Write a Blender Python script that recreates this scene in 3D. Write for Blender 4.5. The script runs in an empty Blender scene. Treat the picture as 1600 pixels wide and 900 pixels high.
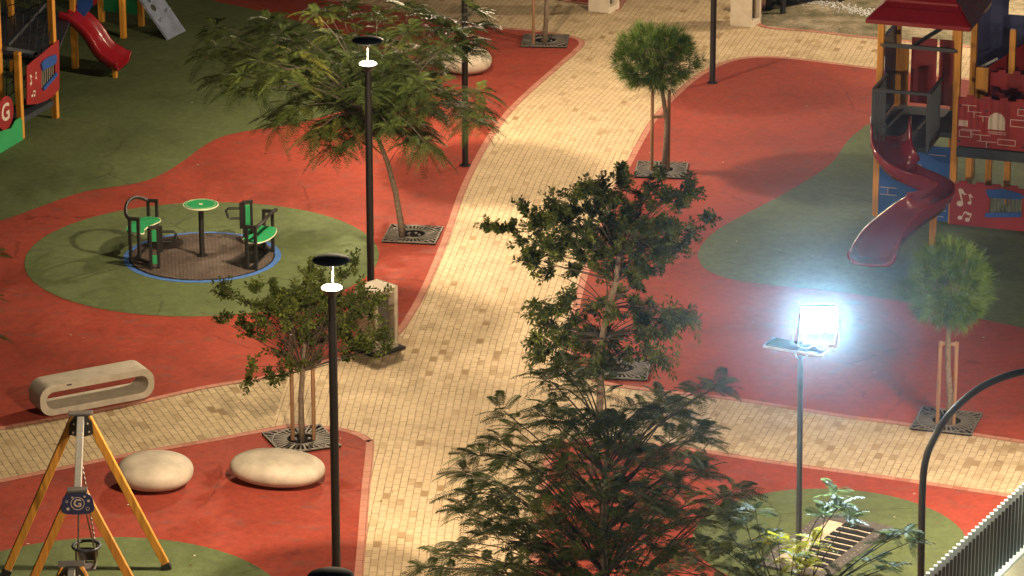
import bpy, bmesh, math, random
from mathutils import Vector, Matrix, noise
from mathutils.geometry import tessellate_polygon
R = math.radians
V = Vector
sc = bpy.context.scene
COL = sc.collection
rnd = random.Random(7)

# ------------------------------------------------------------------ camera
TH, FPX, CH = R(19.3), 6000.0, 19.36          # pitch, focal length in photo pixels, height
cT, sT = math.cos(TH), math.sin(TH)
cd = bpy.data.cameras.new('camera'); cam = bpy.data.objects.new('camera', cd); COL.objects.link(cam)
cam.location = (0, 0, CH); cam.rotation_euler = (math.pi / 2 - TH, 0, 0)
cd.sensor_width = 36; cd.lens = FPX / 1600 * 36; cd.clip_start = 0.5; cd.clip_end = 400
sc.camera = cam

def ray(px, py):
    x = (px - 800) / FPX; y = -(py - 450) / FPX
    return V((x, cT + y * sT, -sT + y * cT))
O = V((0, 0, CH))
def G(px, py, z=0.0):                          # survey helper: the spot at height z seen at a photo pixel
    d = ray(px, py); t = (z - CH) / d.z
    return O + d * t
def AY(px, py, Y):                             # the spot at distance Y seen at a photo pixel
    d = ray(px, py); return O + d * (Y / d.y)
def VP(px, py, A, B):                          # the spot on the upright plane through ground points A, B
    n = V((B.y - A.y, A.x - B.x, 0)); d = ray(px, py)
    return O + d * ((A - O).dot(n) / d.dot(n))

# ------------------------------------------------------------------ materials
def new_mat(name):
    m = bpy.data.materials.new(name); m.use_nodes = True
    nt = m.node_tree; b = nt.nodes['Principled BSDF']
    return m, nt, b
def N(nt, t, **kw):
    n = nt.nodes.new(t)
    for k, v in kw.items(): setattr(n, k, v)
    return n
def ramp(nt, stops):
    r = N(nt, 'ShaderNodeValToRGB'); e = r.color_ramp.elements
    while len(e) < len(stops): e.new(0.5)
    for i, (p, c) in enumerate(stops): e[i].position = p; e[i].color = (*c, 1)
    return r
def mixc(nt, fac, a, b, mode='MIX'):
    m = N(nt, 'ShaderNodeMix', data_type='RGBA', blend_type=mode)
    for s, v in ((0, fac), (6, a), (7, b)):
        if hasattr(v, 'is_linked') or hasattr(v, 'links'): nt.links.new(v, m.inputs[s])
        elif isinstance(v, tuple): m.inputs[s].default_value = (*v, 1)
        else: m.inputs[s].default_value = v
    return m.outputs[2]
def noise_tex(nt, scale, detail=4, rough=0.6, vec=None):
    n = N(nt, 'ShaderNodeTexNoise'); n.inputs['Scale'].default_value = scale
    n.inputs['Detail'].default_value = detail; n.inputs['Roughness'].default_value = rough
    if vec is not None: nt.links.new(vec, n.inputs['Vector'])
    return n
def bump(nt, b, h, strength=0.3, dist=0.01):
    n = N(nt, 'ShaderNodeBump'); n.inputs['Strength'].default_value = strength; n.inputs['Distance'].default_value = dist
    nt.links.new(h, n.inputs['Height']); nt.links.new(n.outputs[0], b.inputs['Normal'])

def plain(name, col, rough=0.5, metal=0.0, var=0.18, scale=9.0, spec=0.5, coat=0.0):
    m, nt, b = new_mat(name)
    tc = N(nt, 'ShaderNodeTexCoord')
    n1 = noise_tex(nt, scale, 5, 0.65, tc.outputs['Object'])
    lo = tuple(c * (1 - var) for c in col); hi = tuple(min(1, c * (1 + var)) for c in col)
    r = ramp(nt, [(0.3, lo), (0.7, hi)]); nt.links.new(n1.outputs[0], r.inputs[0])
    nt.links.new(r.outputs[0], b.inputs['Base Color'])
    b.inputs['Roughness'].default_value = rough; b.inputs['Metallic'].default_value = metal
    b.inputs['Specular IOR Level'].default_value = spec; b.inputs['Coat Weight'].default_value = coat
    return m

def rubber(name, col, seed):
    m, nt, b = new_mat(name)
    tc = N(nt, 'ShaderNodeTexCoord')
    mp = N(nt, 'ShaderNodeMapping'); mp.inputs['Location'].default_value = (seed, seed * 1.7, 0)
    nt.links.new(tc.outputs['Object'], mp.inputs[0]); vec = mp.outputs[0]
    big = noise_tex(nt, 0.55, 6, 0.62, vec)
    r1 = ramp(nt, [(0.25, tuple(c * 0.70 for c in col)), (0.5, col), (0.75, tuple(c * 1.18 for c in col))])
    nt.links.new(big.outputs[0], r1.inputs[0])
    mid = noise_tex(nt, 7, 8, 0.75, vec)
    r2 = ramp(nt, [(0.28, (0.68, 0.68, 0.68)), (0.72, (1.18, 1.18, 1.18))]); nt.links.new(mid.outputs[0], r2.inputs[0])
    c1 = mixc(nt, 1.0, r1.outputs[0], r2.outputs[0], 'MULTIPLY')
    fine = noise_tex(nt, 110, 2, 0.8, vec)
    r3 = ramp(nt, [(0.25, (0.78, 0.78, 0.78)), (0.75, (1.2, 1.2, 1.2))]); nt.links.new(fine.outputs[0], r3.inputs[0])
    c2 = mixc(nt, 1.0, c1, r3.outputs[0], 'MULTIPLY')
    # worn, greyer scuffs with stretched shapes
    mp2 = N(nt, 'ShaderNodeMapping'); mp2.inputs['Scale'].default_value = (1.3, 3.2, 1); mp2.inputs['Rotation'].default_value = (0, 0, 0.5)
    nt.links.new(vec, mp2.inputs[0])
    sc_ = noise_tex(nt, 1.6, 9, 0.72, mp2.outputs[0])
    r4 = ramp(nt, [(0.54, (0, 0, 0)), (0.72, (0.8, 0.8, 0.8))]); nt.links.new(sc_.outputs[0], r4.inputs[0])
    g = sum(col) / 3
    c3 = mixc(nt, r4.outputs[0], c2, (g * 0.6 + col[0] * 0.15, g * 0.6 + col[1] * 0.15, g * 0.55 + col[2] * 0.15))
    # hairline cracks and patch seams, broken up by noise
    wv = N(nt, 'ShaderNodeVectorMath', operation='SCALE'); wv.inputs[3].default_value = 0.5; nt.links.new(noise_tex(nt, 0.9, 5, 0.6, vec).outputs[1], wv.inputs[0])
    av = N(nt, 'ShaderNodeVectorMath', operation='ADD'); nt.links.new(vec, av.inputs[0]); nt.links.new(wv.outputs[0], av.inputs[1])
    vo = N(nt, 'ShaderNodeTexVoronoi', feature='DISTANCE_TO_EDGE'); vo.inputs['Scale'].default_value = 0.33; nt.links.new(av.outputs[0], vo.inputs['Vector'])
    rc = ramp(nt, [(0.0, (0.75, 0.75, 0.75)), (0.006, (0, 0, 0))]); nt.links.new(vo.outputs[0], rc.inputs[0])
    cm = noise_tex(nt, 0.8, 3, 0.6, vec); rm_ = ramp(nt, [(0.5, (0, 0, 0)), (0.58, (1, 1, 1))]); nt.links.new(cm.outputs[0], rm_.inputs[0])
    cf = N(nt, 'ShaderNodeMath', operation='MULTIPLY'); nt.links.new(rc.outputs[0], cf.inputs[0]); nt.links.new(rm_.outputs[0], cf.inputs[1])
    c3 = mixc(nt, cf.outputs[0], c3, tuple(x * 0.35 for x in col))
    # small dark spills
    sp = noise_tex(nt, 2.6, 3, 0.5, vec); rsp = ramp(nt, [(0.70, (0, 0, 0)), (0.76, (0.45, 0.45, 0.45))]); nt.links.new(sp.outputs[0], rsp.inputs[0])
    c3 = mixc(nt, rsp.outputs[0], c3, tuple(x * 0.4 for x in col))
    nt.links.new(c3, b.inputs['Base Color'])
    b.inputs['Roughness'].default_value = 0.85; b.inputs['Specular IOR Level'].default_value = 0.25
    bump(nt, b, fine.outputs[0], 0.5, 0.004)
    return m

def paver(name, w, l, light, dark, joint, use_uv=True, rot=0.0, msize=0.007, dirt=0.25, thr=0.90, off=0.5):
    m, nt, b = new_mat(name)
    tc = N(nt, 'ShaderNodeTexCoord')
    mp = N(nt, 'ShaderNodeMapping', vector_type='POINT'); mp.inputs['Rotation'].default_value = (0, 0, rot)
    nt.links.new(tc.outputs['UV' if use_uv else 'Object'], mp.inputs[0])
    br = N(nt, 'ShaderNodeTexBrick'); br.offset = off; br.offset_frequency = 2; br.squash = 1
    br.inputs['Color1'].default_value = (0, 0, 0, 1); br.inputs['Color2'].default_value = (1, 1, 1, 1)
    br.inputs['Mortar'].default_value = (0.3, 0.3, 0.3, 1); br.inputs['Scale'].default_value = 1
    br.inputs['Mortar Size'].default_value = msize; br.inputs['Mortar Smooth'].default_value = 0.3
    br.inputs['Brick Width'].default_value = l; br.inputs['Row Height'].default_value = w
    # hand-laid courses wander a little
    wn = noise_tex(nt, 1.1, 2, 0.5, mp.outputs[0])
    wv = N(nt, 'ShaderNodeVectorMath', operation='SCALE'); wv.inputs[3].default_value = 0.035
    nt.links.new(wn.outputs[1], wv.inputs[0])
    ad = N(nt, 'ShaderNodeVectorMath', operation='ADD'); nt.links.new(mp.outputs[0], ad.inputs[0]); nt.links.new(wv.outputs[0], ad.inputs[1])
    nt.links.new(ad.outputs[0], br.inputs['Vector'])
    area = noise_tex(nt, 0.6, 4, 0.6, tc.outputs['Object'])
    a0 = N(nt, 'ShaderNodeMath', operation='MULTIPLY_ADD'); a0.inputs[1].default_value = 0.36; a0.inputs[2].default_value = -0.19
    nt.links.new(area.outputs[0], a0.inputs[0])
    a1 = N(nt, 'ShaderNodeMath', operation='ADD'); nt.links.new(br.outputs['Color'], a1.inputs[0]); nt.links.new(a0.outputs[0], a1.inputs[1])
    md = tuple((x + y) / 2 for x, y in zip(light, dark))
    r = ramp(nt, [(0.0, tuple(c * 0.93 for c in light)), (0.45, light), (thr - 0.12, tuple(c * 0.95 for c in light)), (thr, md), (min(1, thr + 0.1), dark)])
    nt.links.new(a1.outputs[0], r.inputs[0])
    st = noise_tex(nt, 2.3, 8, 0.7, tc.outputs['Object'])
    rs = ramp(nt, [(0.33, (1 - dirt, 1 - dirt * 1.1, 1 - dirt * 1.25)), (0.62, (1.04, 1.04, 1.04))]); nt.links.new(st.outputs[0], rs.inputs[0])
    c = mixc(nt, 1.0, r.outputs[0], rs.outputs[0], 'MULTIPLY')
    fn = noise_tex(nt, 60, 3, 0.7, tc.outputs['Object'])
    rf = ramp(nt, [(0.3, (0.9, 0.9, 0.9)), (0.7, (1.08, 1.08, 1.08))]); nt.links.new(fn.outputs[0], rf.inputs[0])
    c = mixc(nt, 1.0, c, rf.outputs[0], 'MULTIPLY')
    jn = noise_tex(nt, 3.0, 3, 0.6, tc.outputs['Object'])
    jr = ramp(nt, [(0.35, (0.35, 0.35, 0.35)), (0.65, (1, 1, 1))]); nt.links.new(jn.outputs[0], jr.inputs[0])
    jm = N(nt, 'ShaderNodeMath', operation='MULTIPLY'); nt.links.new(br.outputs['Fac'], jm.inputs[0]); nt.links.new(jr.outputs[0], jm.inputs[1])
    c = mixc(nt, jm.outputs[0], c, joint)
    nt.links.new(c, b.inputs['Base Color'])
    b.inputs['Roughness'].default_value = 0.8; b.inputs['Specular IOR Level'].default_value = 0.3
    inv = N(nt, 'ShaderNodeMath', operation='SUBTRACT'); inv.inputs[0].default_value = 1; nt.links.new(br.outputs['Fac'], inv.inputs[1])
    bump(nt, b, inv.outputs[0], 0.6, 0.006)
    return m

def leafmat(name, stops, trans=0.25, rough=0.55):
    m, nt, b = new_mat(name)
    at = N(nt, 'ShaderNodeAttribute', attribute_name='tint')
    r = ramp(nt, stops); nt.links.new(at.outputs['Fac'], r.inputs[0])
    geo = N(nt, 'ShaderNodeNewGeometry')
    rr = ramp(nt, [(0, (0.72, 0.74, 0.7)), (1, (1.25, 1.2, 1.15))]); nt.links.new(geo.outputs['Random Per Island'], rr.inputs[0])
    c = mixc(nt, 1.0, r.outputs[0], rr.outputs[0], 'MULTIPLY')
    nt.links.new(c, b.inputs['Base Color']); b.inputs['Roughness'].default_value = rough
    b.inputs['Specular IOR Level'].default_value = 0.12
    tr = N(nt, 'ShaderNodeBsdfTranslucent'); nt.links.new(c, tr.inputs[0])
    mx = N(nt, 'ShaderNodeMixShader'); mx.inputs[0].default_value = trans
    nt.links.new(b.outputs[0], mx.inputs[1]); nt.links.new(tr.outputs[0], mx.inputs[2])
    nt.links.new(mx.outputs[0], nt.nodes['Material Output'].inputs[0])
    return m

def emit(name, col, s):
    m, nt, b = new_mat(name)
    b.inputs['Base Color'].default_value = (*col, 1)
    b.inputs['Emission Color'].default_value = (*col, 1); b.inputs['Emission Strength'].default_value = s
    return m

def wood(name, col):
    m, nt, b = new_mat(name)
    tc = N(nt, 'ShaderNodeTexCoord'); mp = N(nt, 'ShaderNodeMapping'); mp.inputs['Scale'].default_value = (14, 14, 0.7)
    nt.links.new(tc.outputs['Object'], mp.inputs[0])
    n = noise_tex(nt, 1.5, 6, 0.6, mp.outputs[0])
    r = ramp(nt, [(0.3, tuple(c * 0.62 for c in col)), (0.65, tuple(c * 1.1 for c in col))]); nt.links.new(n.outputs[0], r.inputs[0])
    nt.links.new(r.outputs[0], b.inputs['Base Color']); b.inputs['Roughness'].default_value = 0.5
    return m

M = {}
M['red'] = rubber('red_rubber', (0.275, 0.044, 0.026), 3.0)
M['green'] = rubber('green_rubber', (0.100, 0.130, 0.052), 11.0)
PL, PD, PJ = (0.55, 0.425, 0.265), (0.31, 0.205, 0.10), (0.18, 0.12, 0.065)
M['paver_base'] = paver('beige_pavers', 0.10, 0.21, PL, PD, PJ, False, R(-76 + 180), thr=0.97)
M['paver_main'] = paver('beige_pavers_path', 0.10, 0.20, PL, PD, PJ, True, thr=0.975, dirt=0.13)
M['paver_left'] = paver('beige_pavers_branch', 0.105, 0.25, (0.47, 0.37, 0.22), (0.24, 0.16, 0.075), (0.14, 0.092, 0.05), True, thr=0.95, msize=0.009, dirt=0.22)
M['paver_right'] = paver('beige_pavers_worn', 0.10, 0.20, (0.50, 0.40, 0.27), (0.27, 0.18, 0.10), PJ, True, thr=0.90)
M['kerb'] = paver('pink_edging', 0.2, 0.20, (0.48, 0.215, 0.155), (0.36, 0.13, 0.09), (0.16, 0.07, 0.045), True, msize=0.006, thr=0.92, off=0.0)
M['black'] = plain('black_painted_steel', (0.012, 0.012, 0.013), 0.45, 0.0, 0.2)
M['stemblack'] = plain('matt_black_stem', (0.0012, 0.0012, 0.0012), 0.9, 0, 0.1, 9, 0.0)
M['bluecap'] = plain('dark_lamp_cap', (0.012, 0.016, 0.024), 0.6, 0, 0.2, 9, 0.2)
M['concrete'] = plain('cream_concrete', (0.53, 0.46, 0.36), 0.6, 0, 0.13, 5)
M['pebble'] = plain('stained_pale_concrete', (0.42, 0.365, 0.285), 0.65, 0, 0.24, 3.2)
M['concrete2'] = plain('grey_cream_concrete', (0.44, 0.39, 0.31), 0.7, 0, 0.15, 6)
M['panel_grey'] = plain('grey_bin_panel', (0.10, 0.09, 0.085), 0.5, 0, 0.3, 14)
M['wood'] = wood('varnished_pine', (0.58, 0.26, 0.035))
M['stake'] = wood('raw_stake', (0.24, 0.13, 0.065))
M['bark_dark'] = plain('dark_twig_bark', (0.045, 0.034, 0.024), 0.9, 0, 0.4, 22)
M['bark'] = plain('grey_brown_bark', (0.13, 0.095, 0.065), 0.9, 0, 0.45, 22)
M['redp'] = plain('red_plastic', (0.27, 0.012, 0.020), 0.25, 0, 0.1, 4, 0.5, 0.3)
M['redp_dark'] = plain('crimson_plastic', (0.19, 0.008, 0.016), 0.25, 0, 0.1, 4, 0.5, 0.3)
M['redboard'] = plain('red_board', (0.25, 0.018, 0.022), 0.4, 0, 0.1, 4)
M['blueboard'] = plain('blue_board', (0.02, 0.075, 0.30), 0.4, 0, 0.1, 4)
M['navy'] = plain('navy_board', (0.012, 0.022, 0.09), 0.4, 0, 0.1, 4)
M['greenboard'] = plain('green_board', (0.03, 0.30, 0.11), 0.4, 0, 0.08, 4)
M['greenedge'] = plain('cream_core', (0.62, 0.60, 0.42), 0.5)
M['print'] = plain('pale_print', (0.55, 0.47, 0.40), 0.6, 0, 0.1)
M['thinprint'] = plain('brick_print', (0.50, 0.36, 0.33), 0.6, 0, 0.1)
M['steel'] = plain('galvanised_steel', (0.55, 0.53, 0.49), 0.4, 0.7, 0.12, 12)
M['chain'] = plain('chain_steel', (0.20, 0.18, 0.17), 0.35, 0.8, 0.3, 40)
M['rope'] = plain('dark_rope', (0.015, 0.015, 0.018), 0.8)
M['slate'] = plain('dark_grey_railing', (0.035, 0.042, 0.055), 0.45)
M['frame'] = plain('carousel_tube', (0.012, 0.011, 0.010), 0.5)
M['ringblue'] = plain('blue_rubber_ring', (0.055, 0.15, 0.42), 0.8, 0, 0.25, 12)
M['rubberdark'] = plain('dark_rubber', (0.03, 0.028, 0.03), 0.7)
M['seat_rubber'] = plain('grey_swing_rubber', (0.09, 0.075, 0.08), 0.6)
M['grate'] = plain('cast_tree_grate', (0.13, 0.112, 0.092), 0.6, 0.2, 0.25, 15)
M['pit'] = plain('dark_soil', (0.008, 0.006, 0.005), 0.95, 0, 0.5, 30, 0.1)
M['solar'] = plain('solar_glass', (0.01, 0.015, 0.04), 0.12)
M['alu'] = plain('white_aluminium', (0.6, 0.62, 0.64), 0.35, 0.3)
M['flood_pole'] = plain('grey_pole', (0.14, 0.16, 0.16), 0.45, 0.3)
M['bronze'] = plain('bronze_pole', (0.12, 0.10, 0.065), 0.35, 0.2)
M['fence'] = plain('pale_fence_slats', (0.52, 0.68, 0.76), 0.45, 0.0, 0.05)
M['fence_shaded'] = plain('shaded_fence_slats', (0.06, 0.08, 0.085), 0.5, 0.0, 0.1)  # darker copy of the fence colour, painted in for slats shading each other
M['plinth'] = plain('greenish_render', (0.30, 0.33, 0.27), 0.8, 0, 0.15, 4)
M['ramp'] = plain('grey_ramp_board', (0.18, 0.21, 0.29), 0.5, 0, 0.3, 5)
M['lampglow'] = emit('lamp_glow', (1.0, 0.84, 0.66), 14)
M['tubeglow'] = emit('tube_glow', (1.0, 0.84, 0.66), 2.5)
M['floodglow'] = emit('flood_glow', (0.80, 0.92, 1.0), 200)
M['pinnate'] = leafmat('feathery_leaves', [(0.0, (0.020, 0.032, 0.009)), (0.55, (0.042, 0.060, 0.016)), (0.88, (0.085, 0.115, 0.030)), (0.97, (0.11, 0.115, 0.022))])
M['pinnate_dark'] = leafmat('dark_feathery_leaves', [(0.0, (0.028, 0.044, 0.015)), (0.55, (0.060, 0.086, 0.024)), (1.0, (0.13, 0.155, 0.038))])
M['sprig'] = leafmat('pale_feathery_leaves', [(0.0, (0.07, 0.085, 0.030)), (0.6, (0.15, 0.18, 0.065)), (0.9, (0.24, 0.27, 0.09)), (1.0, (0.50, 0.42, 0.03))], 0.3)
M['broad'] = leafmat('small_broad_leaves', [(0.0, (0.028, 0.042, 0.010)), (0.55, (0.058, 0.080, 0.017)), (1.0, (0.14, 0.165, 0.035))], 0.22, 0.6)
M['needle'] = leafmat('pine_needles', [(0.0, (0.034, 0.068, 0.016)), (0.6, (0.075, 0.135, 0.030)), (1.0, (0.14, 0.20, 0.045))], 0.15)
M['litter'] = leafmat('dry_leaf_litter', [(0.0, (0.10, 0.06, 0.02)), (0.6, (0.22, 0.15, 0.06)), (1.0, (0.6, 0.55, 0.45))], 0.0)

def sandmat():
    m, nt, b = new_mat('sandy_ground')
    tc = N(nt, 'ShaderNodeTexCoord')
    a = noise_tex(nt, 1.1, 9, 0.75, tc.outputs['Object']); f = noise_tex(nt, 18, 8, 0.9, tc.outputs['Object'])
    r = ramp(nt, [(0.38, (0.07, 0.07, 0.025)), (0.5, (0.20, 0.165, 0.10)), (0.62, (0.36, 0.30, 0.21))]); nt.links.new(a.outputs[0], r.inputs[0])
    r2 = ramp(nt, [(0.36, (0.35, 0.35, 0.35)), (0.55, (1.1, 1.1, 1.1)), (0.66, (2.0, 2.0, 2.0))]); nt.links.new(f.outputs[0], r2.inputs[0])
    nt.links.new(mixc(nt, 1, r.outputs[0], r2.outputs[0], 'MULTIPLY'), b.inputs['Base Color'])
    b.inputs['Roughness'].default_value = 0.95; bump(nt, b, f.outputs[0], 0.8, 0.03)
    return m
M['sand'] = sandmat()
def checker():
    m, nt, b = new_mat('tread_plate')
    tc = N(nt, 'ShaderNodeTexCoord'); mp = N(nt, 'ShaderNodeMapping'); mp.inputs['Rotation'].default_value = (0, 0, 0.6)
    nt.links.new(tc.outputs['Object'], mp.inputs[0])
    br = N(nt, 'ShaderNodeTexBrick'); br.inputs['Scale'].default_value = 1; br.inputs['Brick Width'].default_value = 0.075; br.inputs['Row Height'].default_value = 0.045
    br.inputs['Mortar Size'].default_value = 0.010; br.inputs['Mortar Smooth'].default_value = 0.5
    br.inputs['Color1'].default_value = (0.115, 0.085, 0.068, 1); br.inputs['Color2'].default_value = (0.15, 0.115, 0.095, 1); br.inputs['Mortar'].default_value = (0.05, 0.036, 0.03, 1)
    nt.links.new(mp.outputs[0], br.inputs['Vector'])
    n = noise_tex(nt, 3, 6, 0.7, tc.outputs['Object']); r = ramp(nt, [(0.3, (0.75, 0.75, 0.75)), (0.7, (1.2, 1.2, 1.2))]); nt.links.new(n.outputs[0], r.inputs[0])
    nt.links.new(mixc(nt, 1, br.outputs[0], r.outputs[0], 'MULTIPLY'), b.inputs['Base Color']); b.inputs['Roughness'].default_value = 0.55
    bump(nt, b, br.outputs['Fac'], 0.5, 0.004)
    return m
M['tread'] = checker()

# ------------------------------------------------------------------ mesh builder
class MB:
    def __init__(s): s.v = []; s.f = []; s.uv = None; s.t = []
    def add(s, vs, fs):
        o = len(s.v); s.v += [V(p) for p in vs]; s.f += [tuple(i + o for i in f) for f in fs]; return s
    def box(s, c, size, ax=None):
        X, Y, Zz = ax or (V((1, 0, 0)), V((0, 1, 0)), V((0, 0, 1))); c = V(c)
        h = [d / 2 for d in size]
        vs = [c + X * (h[0] * i) + Y * (h[1] * j) + Zz * (h[2] * k) for i in (-1, 1) for j in (-1, 1) for k in (-1, 1)]
        return s.add(vs, [(0, 1, 3, 2), (4, 6, 7, 5), (0, 4, 5, 1), (2, 3, 7, 6), (0, 2, 6, 4), (1, 5, 7, 3)])
    def beam(s, a, b, w, h=None, side=None):
        a, b = V(a), V(b); h = h or w; d = (b - a); L = d.length; d.normalize()
        x = side or d.cross(V((0, 0, 1)))
        if x.length < 1e-4: x = V((1, 0, 0))
        x = (x - d * x.dot(d)).normalized(); y = d.cross(x)
        return s.box((a + b) / 2, (w, h, L), (x, y, d))
    def tube(s, pts, r, n=8, closed=False, caps=True):
        pts = [V(p) for p in pts]; k = len(pts); rr = r if isinstance(r, (list, tuple)) else [r] * k
        o = len(s.v); px = None
        for i, p in enumerate(pts):
            if closed: t = pts[(i + 1) % k] - pts[i - 1]
            else: t = pts[min(i + 1, k - 1)] - pts[max(i - 1, 0)]
            t.normalize()
            if px is None:
                px = t.cross(V((0, 0, 1)))
                if px.length < 1e-3: px = t.cross(V((0, 1, 0)))
            px = (px - t * px.dot(t)).normalized(); py = t.cross(px)
            for j in range(n):
                a = 2 * math.pi * j / n
                s.v.append(p + (px * math.cos(a) + py * math.sin(a)) * rr[i])
        for i in range(k if closed else k - 1):
            for j in range(n):
                a, b = o + i * n + j, o + i * n + (j + 1) % n; c = o + ((i + 1) % k) * n
                s.f.append((a, b, c + (j + 1) % n, c + j))
        if caps and not closed:
            s.f.append(tuple(range(o + n - 1, o - 1, -1))); s.f.append(tuple(o + (k - 1) * n + j for j in range(n)))
        return s
    def lathe(s, prof, c=(0, 0, 0), n=32):
        o = len(s.v); c = V(c); k = len(prof)
        for r, z in prof:
            for j in range(n):
                a = 2 * math.pi * j / n; s.v.append(c + V((r * math.cos(a), r * math.sin(a), z)))
        for i in range(k - 1):
            for j in range(n):
                s.f.append((o + i * n + j, o + i * n + (j + 1) % n, o + (i + 1) * n + (j + 1) % n, o + (i + 1) * n + j))
        s.f.append(tuple(range(o + n - 1, o - 1, -1))); s.f.append(tuple(o + (k - 1) * n + j for j in range(n)))
        return s
    def prism(s, loops, nrm, th):
        """extrude a flat outline (first loop, then hole loops) by th along nrm, centred"""
        if not isinstance(loops[0], (list, tuple)): loops = [loops]
        nrm = V(nrm).normalized(); tri = tessellate_polygon([[V(p) for p in l] for l in loops])
        flat = [V(p) for l in loops for p in l]; n = len(flat); o = len(s.v)
        s.v += [p + nrm * (th / 2) for p in flat] + [p - nrm * (th / 2) for p in flat]
        for t in tri:
            a, b, c = (flat[i] for i in t); up = (b - a).cross(c - a).dot(nrm) > 0
            t = t if up else t[::-1]
            s.f.append(tuple(o + i for i in t)); s.f.append(tuple(o + n + i for i in t[::-1]))
        q = 0
        for l in loops:
            m = len(l)
            for i in range(m):
                a, b = q + i, q + (i + 1) % m; s.f.append((o + a, o + b, o + n + b, o + n + a))
            q += m
        return s
    def build(s, name, mat, parent=None, smooth=False, bevel=0.0, world=True, fixn=False):
        me = bpy.data.meshes.new(name); off = V(parent.location) if (parent is not None and world) else V()
        if parent is not None and parent.parent is not None and world: off = V(parent.parent.location) + off
        me.from_pydata([tuple(p - off) for p in s.v], [], s.f)
        if s.uv:
            l = me.uv_layers.new(name='UVMap'); i = 0
            for f in s.f:
                for vi in f: l.data[i].uv = s.uv[vi]; i += 1
        if s.t:
            a = me.attributes.new('tint', 'FLOAT', 'FACE'); a.data.foreach_set('value', s.t)
        if fixn:
            bm = bmesh.new(); bm.from_mesh(me); bmesh.ops.recalc_face_normals(bm, faces=bm.faces); bm.to_mesh(me); bm.free()
        me.materials.append(M[mat])
        if smooth:
            me.polygons.foreach_set('use_smooth', [True] * len(me.polygons))
        o = bpy.data.objects.new(name, me); COL.objects.link(o)
        if parent is not None: o.parent = parent
        if bevel:
            b = o.modifiers.new('bevel', 'BEVEL'); b.width = bevel; b.segments = 2; b.limit_method = 'ANGLE'; b.angle_limit = R(40)
        elif smooth == 'auto':
            pass
        return o

def tag(o, label=None, cat=None, group=None, kind=None):
    if label: o['label'] = label
    if cat: o['category'] = cat
    if group: o['group'] = group
    if kind: o['kind'] = kind
    return o
def thing(name, loc, label, cat, group=None, rz=0.0):
    e = bpy.data.objects.new(name, None); COL.objects.link(e); e.location = loc; e.rotation_euler = (0, 0, rz)
    e.empty_display_size = 0.2
    return tag(e, label, cat, group)
def power(t, f):
    for ch in t.children:
        if ch.type == 'LIGHT': ch.data = ch.data.copy(); ch.data.energy *= f
def dup(root, loc, rz=0.0, label=None, scale=None):
    r = root.copy(); COL.objects.link(r); r.location = loc; r.rotation_euler = (0, 0, rz)
    if label: r['label'] = label
    if scale: r.scale = scale
    for ch in list(root.children):
        c = ch.copy(); COL.objects.link(c); c.parent = r
        for g in list(ch.children):
            d = g.copy(); COL.objects.link(d); d.parent = c
    return r

def smooth_line(pts, k=6, closed=False):
    out = []; n = len(pts)
    for i in range(n if closed else n - 1):
        p0 = pts[(i - 1) % n] if closed else pts[max(i - 1, 0)]; p1 = pts[i]; p2 = pts[(i + 1) % n]
        p3 = pts[(i + 2) % n] if closed else pts[min(i + 2, n - 1)]
        for j in range(k):
            t = j / k
            out.append(0.5 * ((2 * p1) + (p2 - p0) * t + (2 * p0 - 5 * p1 + 4 * p2 - p3) * t * t + (3 * p1 - p0 - 3 * p2 + p3) * t ** 3))
    if not closed: out.append(pts[-1].copy())
    return out
def sheet(name, pts, z, mat, uvf=None):
    mb = MB(); P = [V((p.x, p.y, z)) for p in pts]; mb.v = P
    for t in tessellate_polygon([P]):
        a, b, c = (P[i] for i in t)
        mb.f.append(tuple(t) if (b - a).cross(c - a).z > 0 else tuple(t[::-1]))
    if uvf: mb.uv = [uvf(p) for p in P]
    o = mb.build(name, mat); tag(o, kind='structure'); return o
def ribbon(name, line, o0, o1, z, mat):
    """strip between offsets o0 and o1 (to the left of travel), UV in metres along it"""
    mb = MB(); mb.uv = []; s = 0; n = len(line)
    for i, p in enumerate(line):
        t = line[min(i + 1, n - 1)] - line[max(i - 1, 0)]; t.z = 0; t.normalize(); nl = V((-t.y, t.x, 0))
        if i: s += (p - line[i - 1]).length
        for off in (o0, o1):
            q = p + nl * off; mb.v.append(V((q.x, q.y, z))); mb.uv.append((s, off))
    for i in range(n - 1):
        a = 2 * i; f = (a, a + 2, a + 3, a + 1)
        mb.f.append(f if o1 > o0 else f[::-1])
    o = mb.build(name, mat); tag(o, kind='structure'); return o

# ------------------------------------------------------------------ ground
g = MB().add([(-70, -12, 0), (70, -12, 0), (70, 150, 0), (-70, 150, 0)], [(0, 1, 2, 3)]).build('ground', 'sand'); tag(g, kind='structure')
Gs = lambda L: [G(x, y) for x, y in L]
# beige paving that everything else lies on
pav = Gs([(-700, 1500), (2300, 1500), (2300, 150), (1700, 92), (1489, 71), (1365, 60), (1267, 49), (1186, 39), (1198, 0), (1225, -80), (1300, -330), (-700, -330)])
sheet('paving', pav, 0.004, 'paver_base')
ribbon('kerb_edging', smooth_line(Gs([(1700, 92), (1489, 71), (1365, 60), (1267, 49), (1186, 39), (1198, 0), (1225, -80)]), 4), -0.05, 0.06, 0.012, 'kerb')

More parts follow.
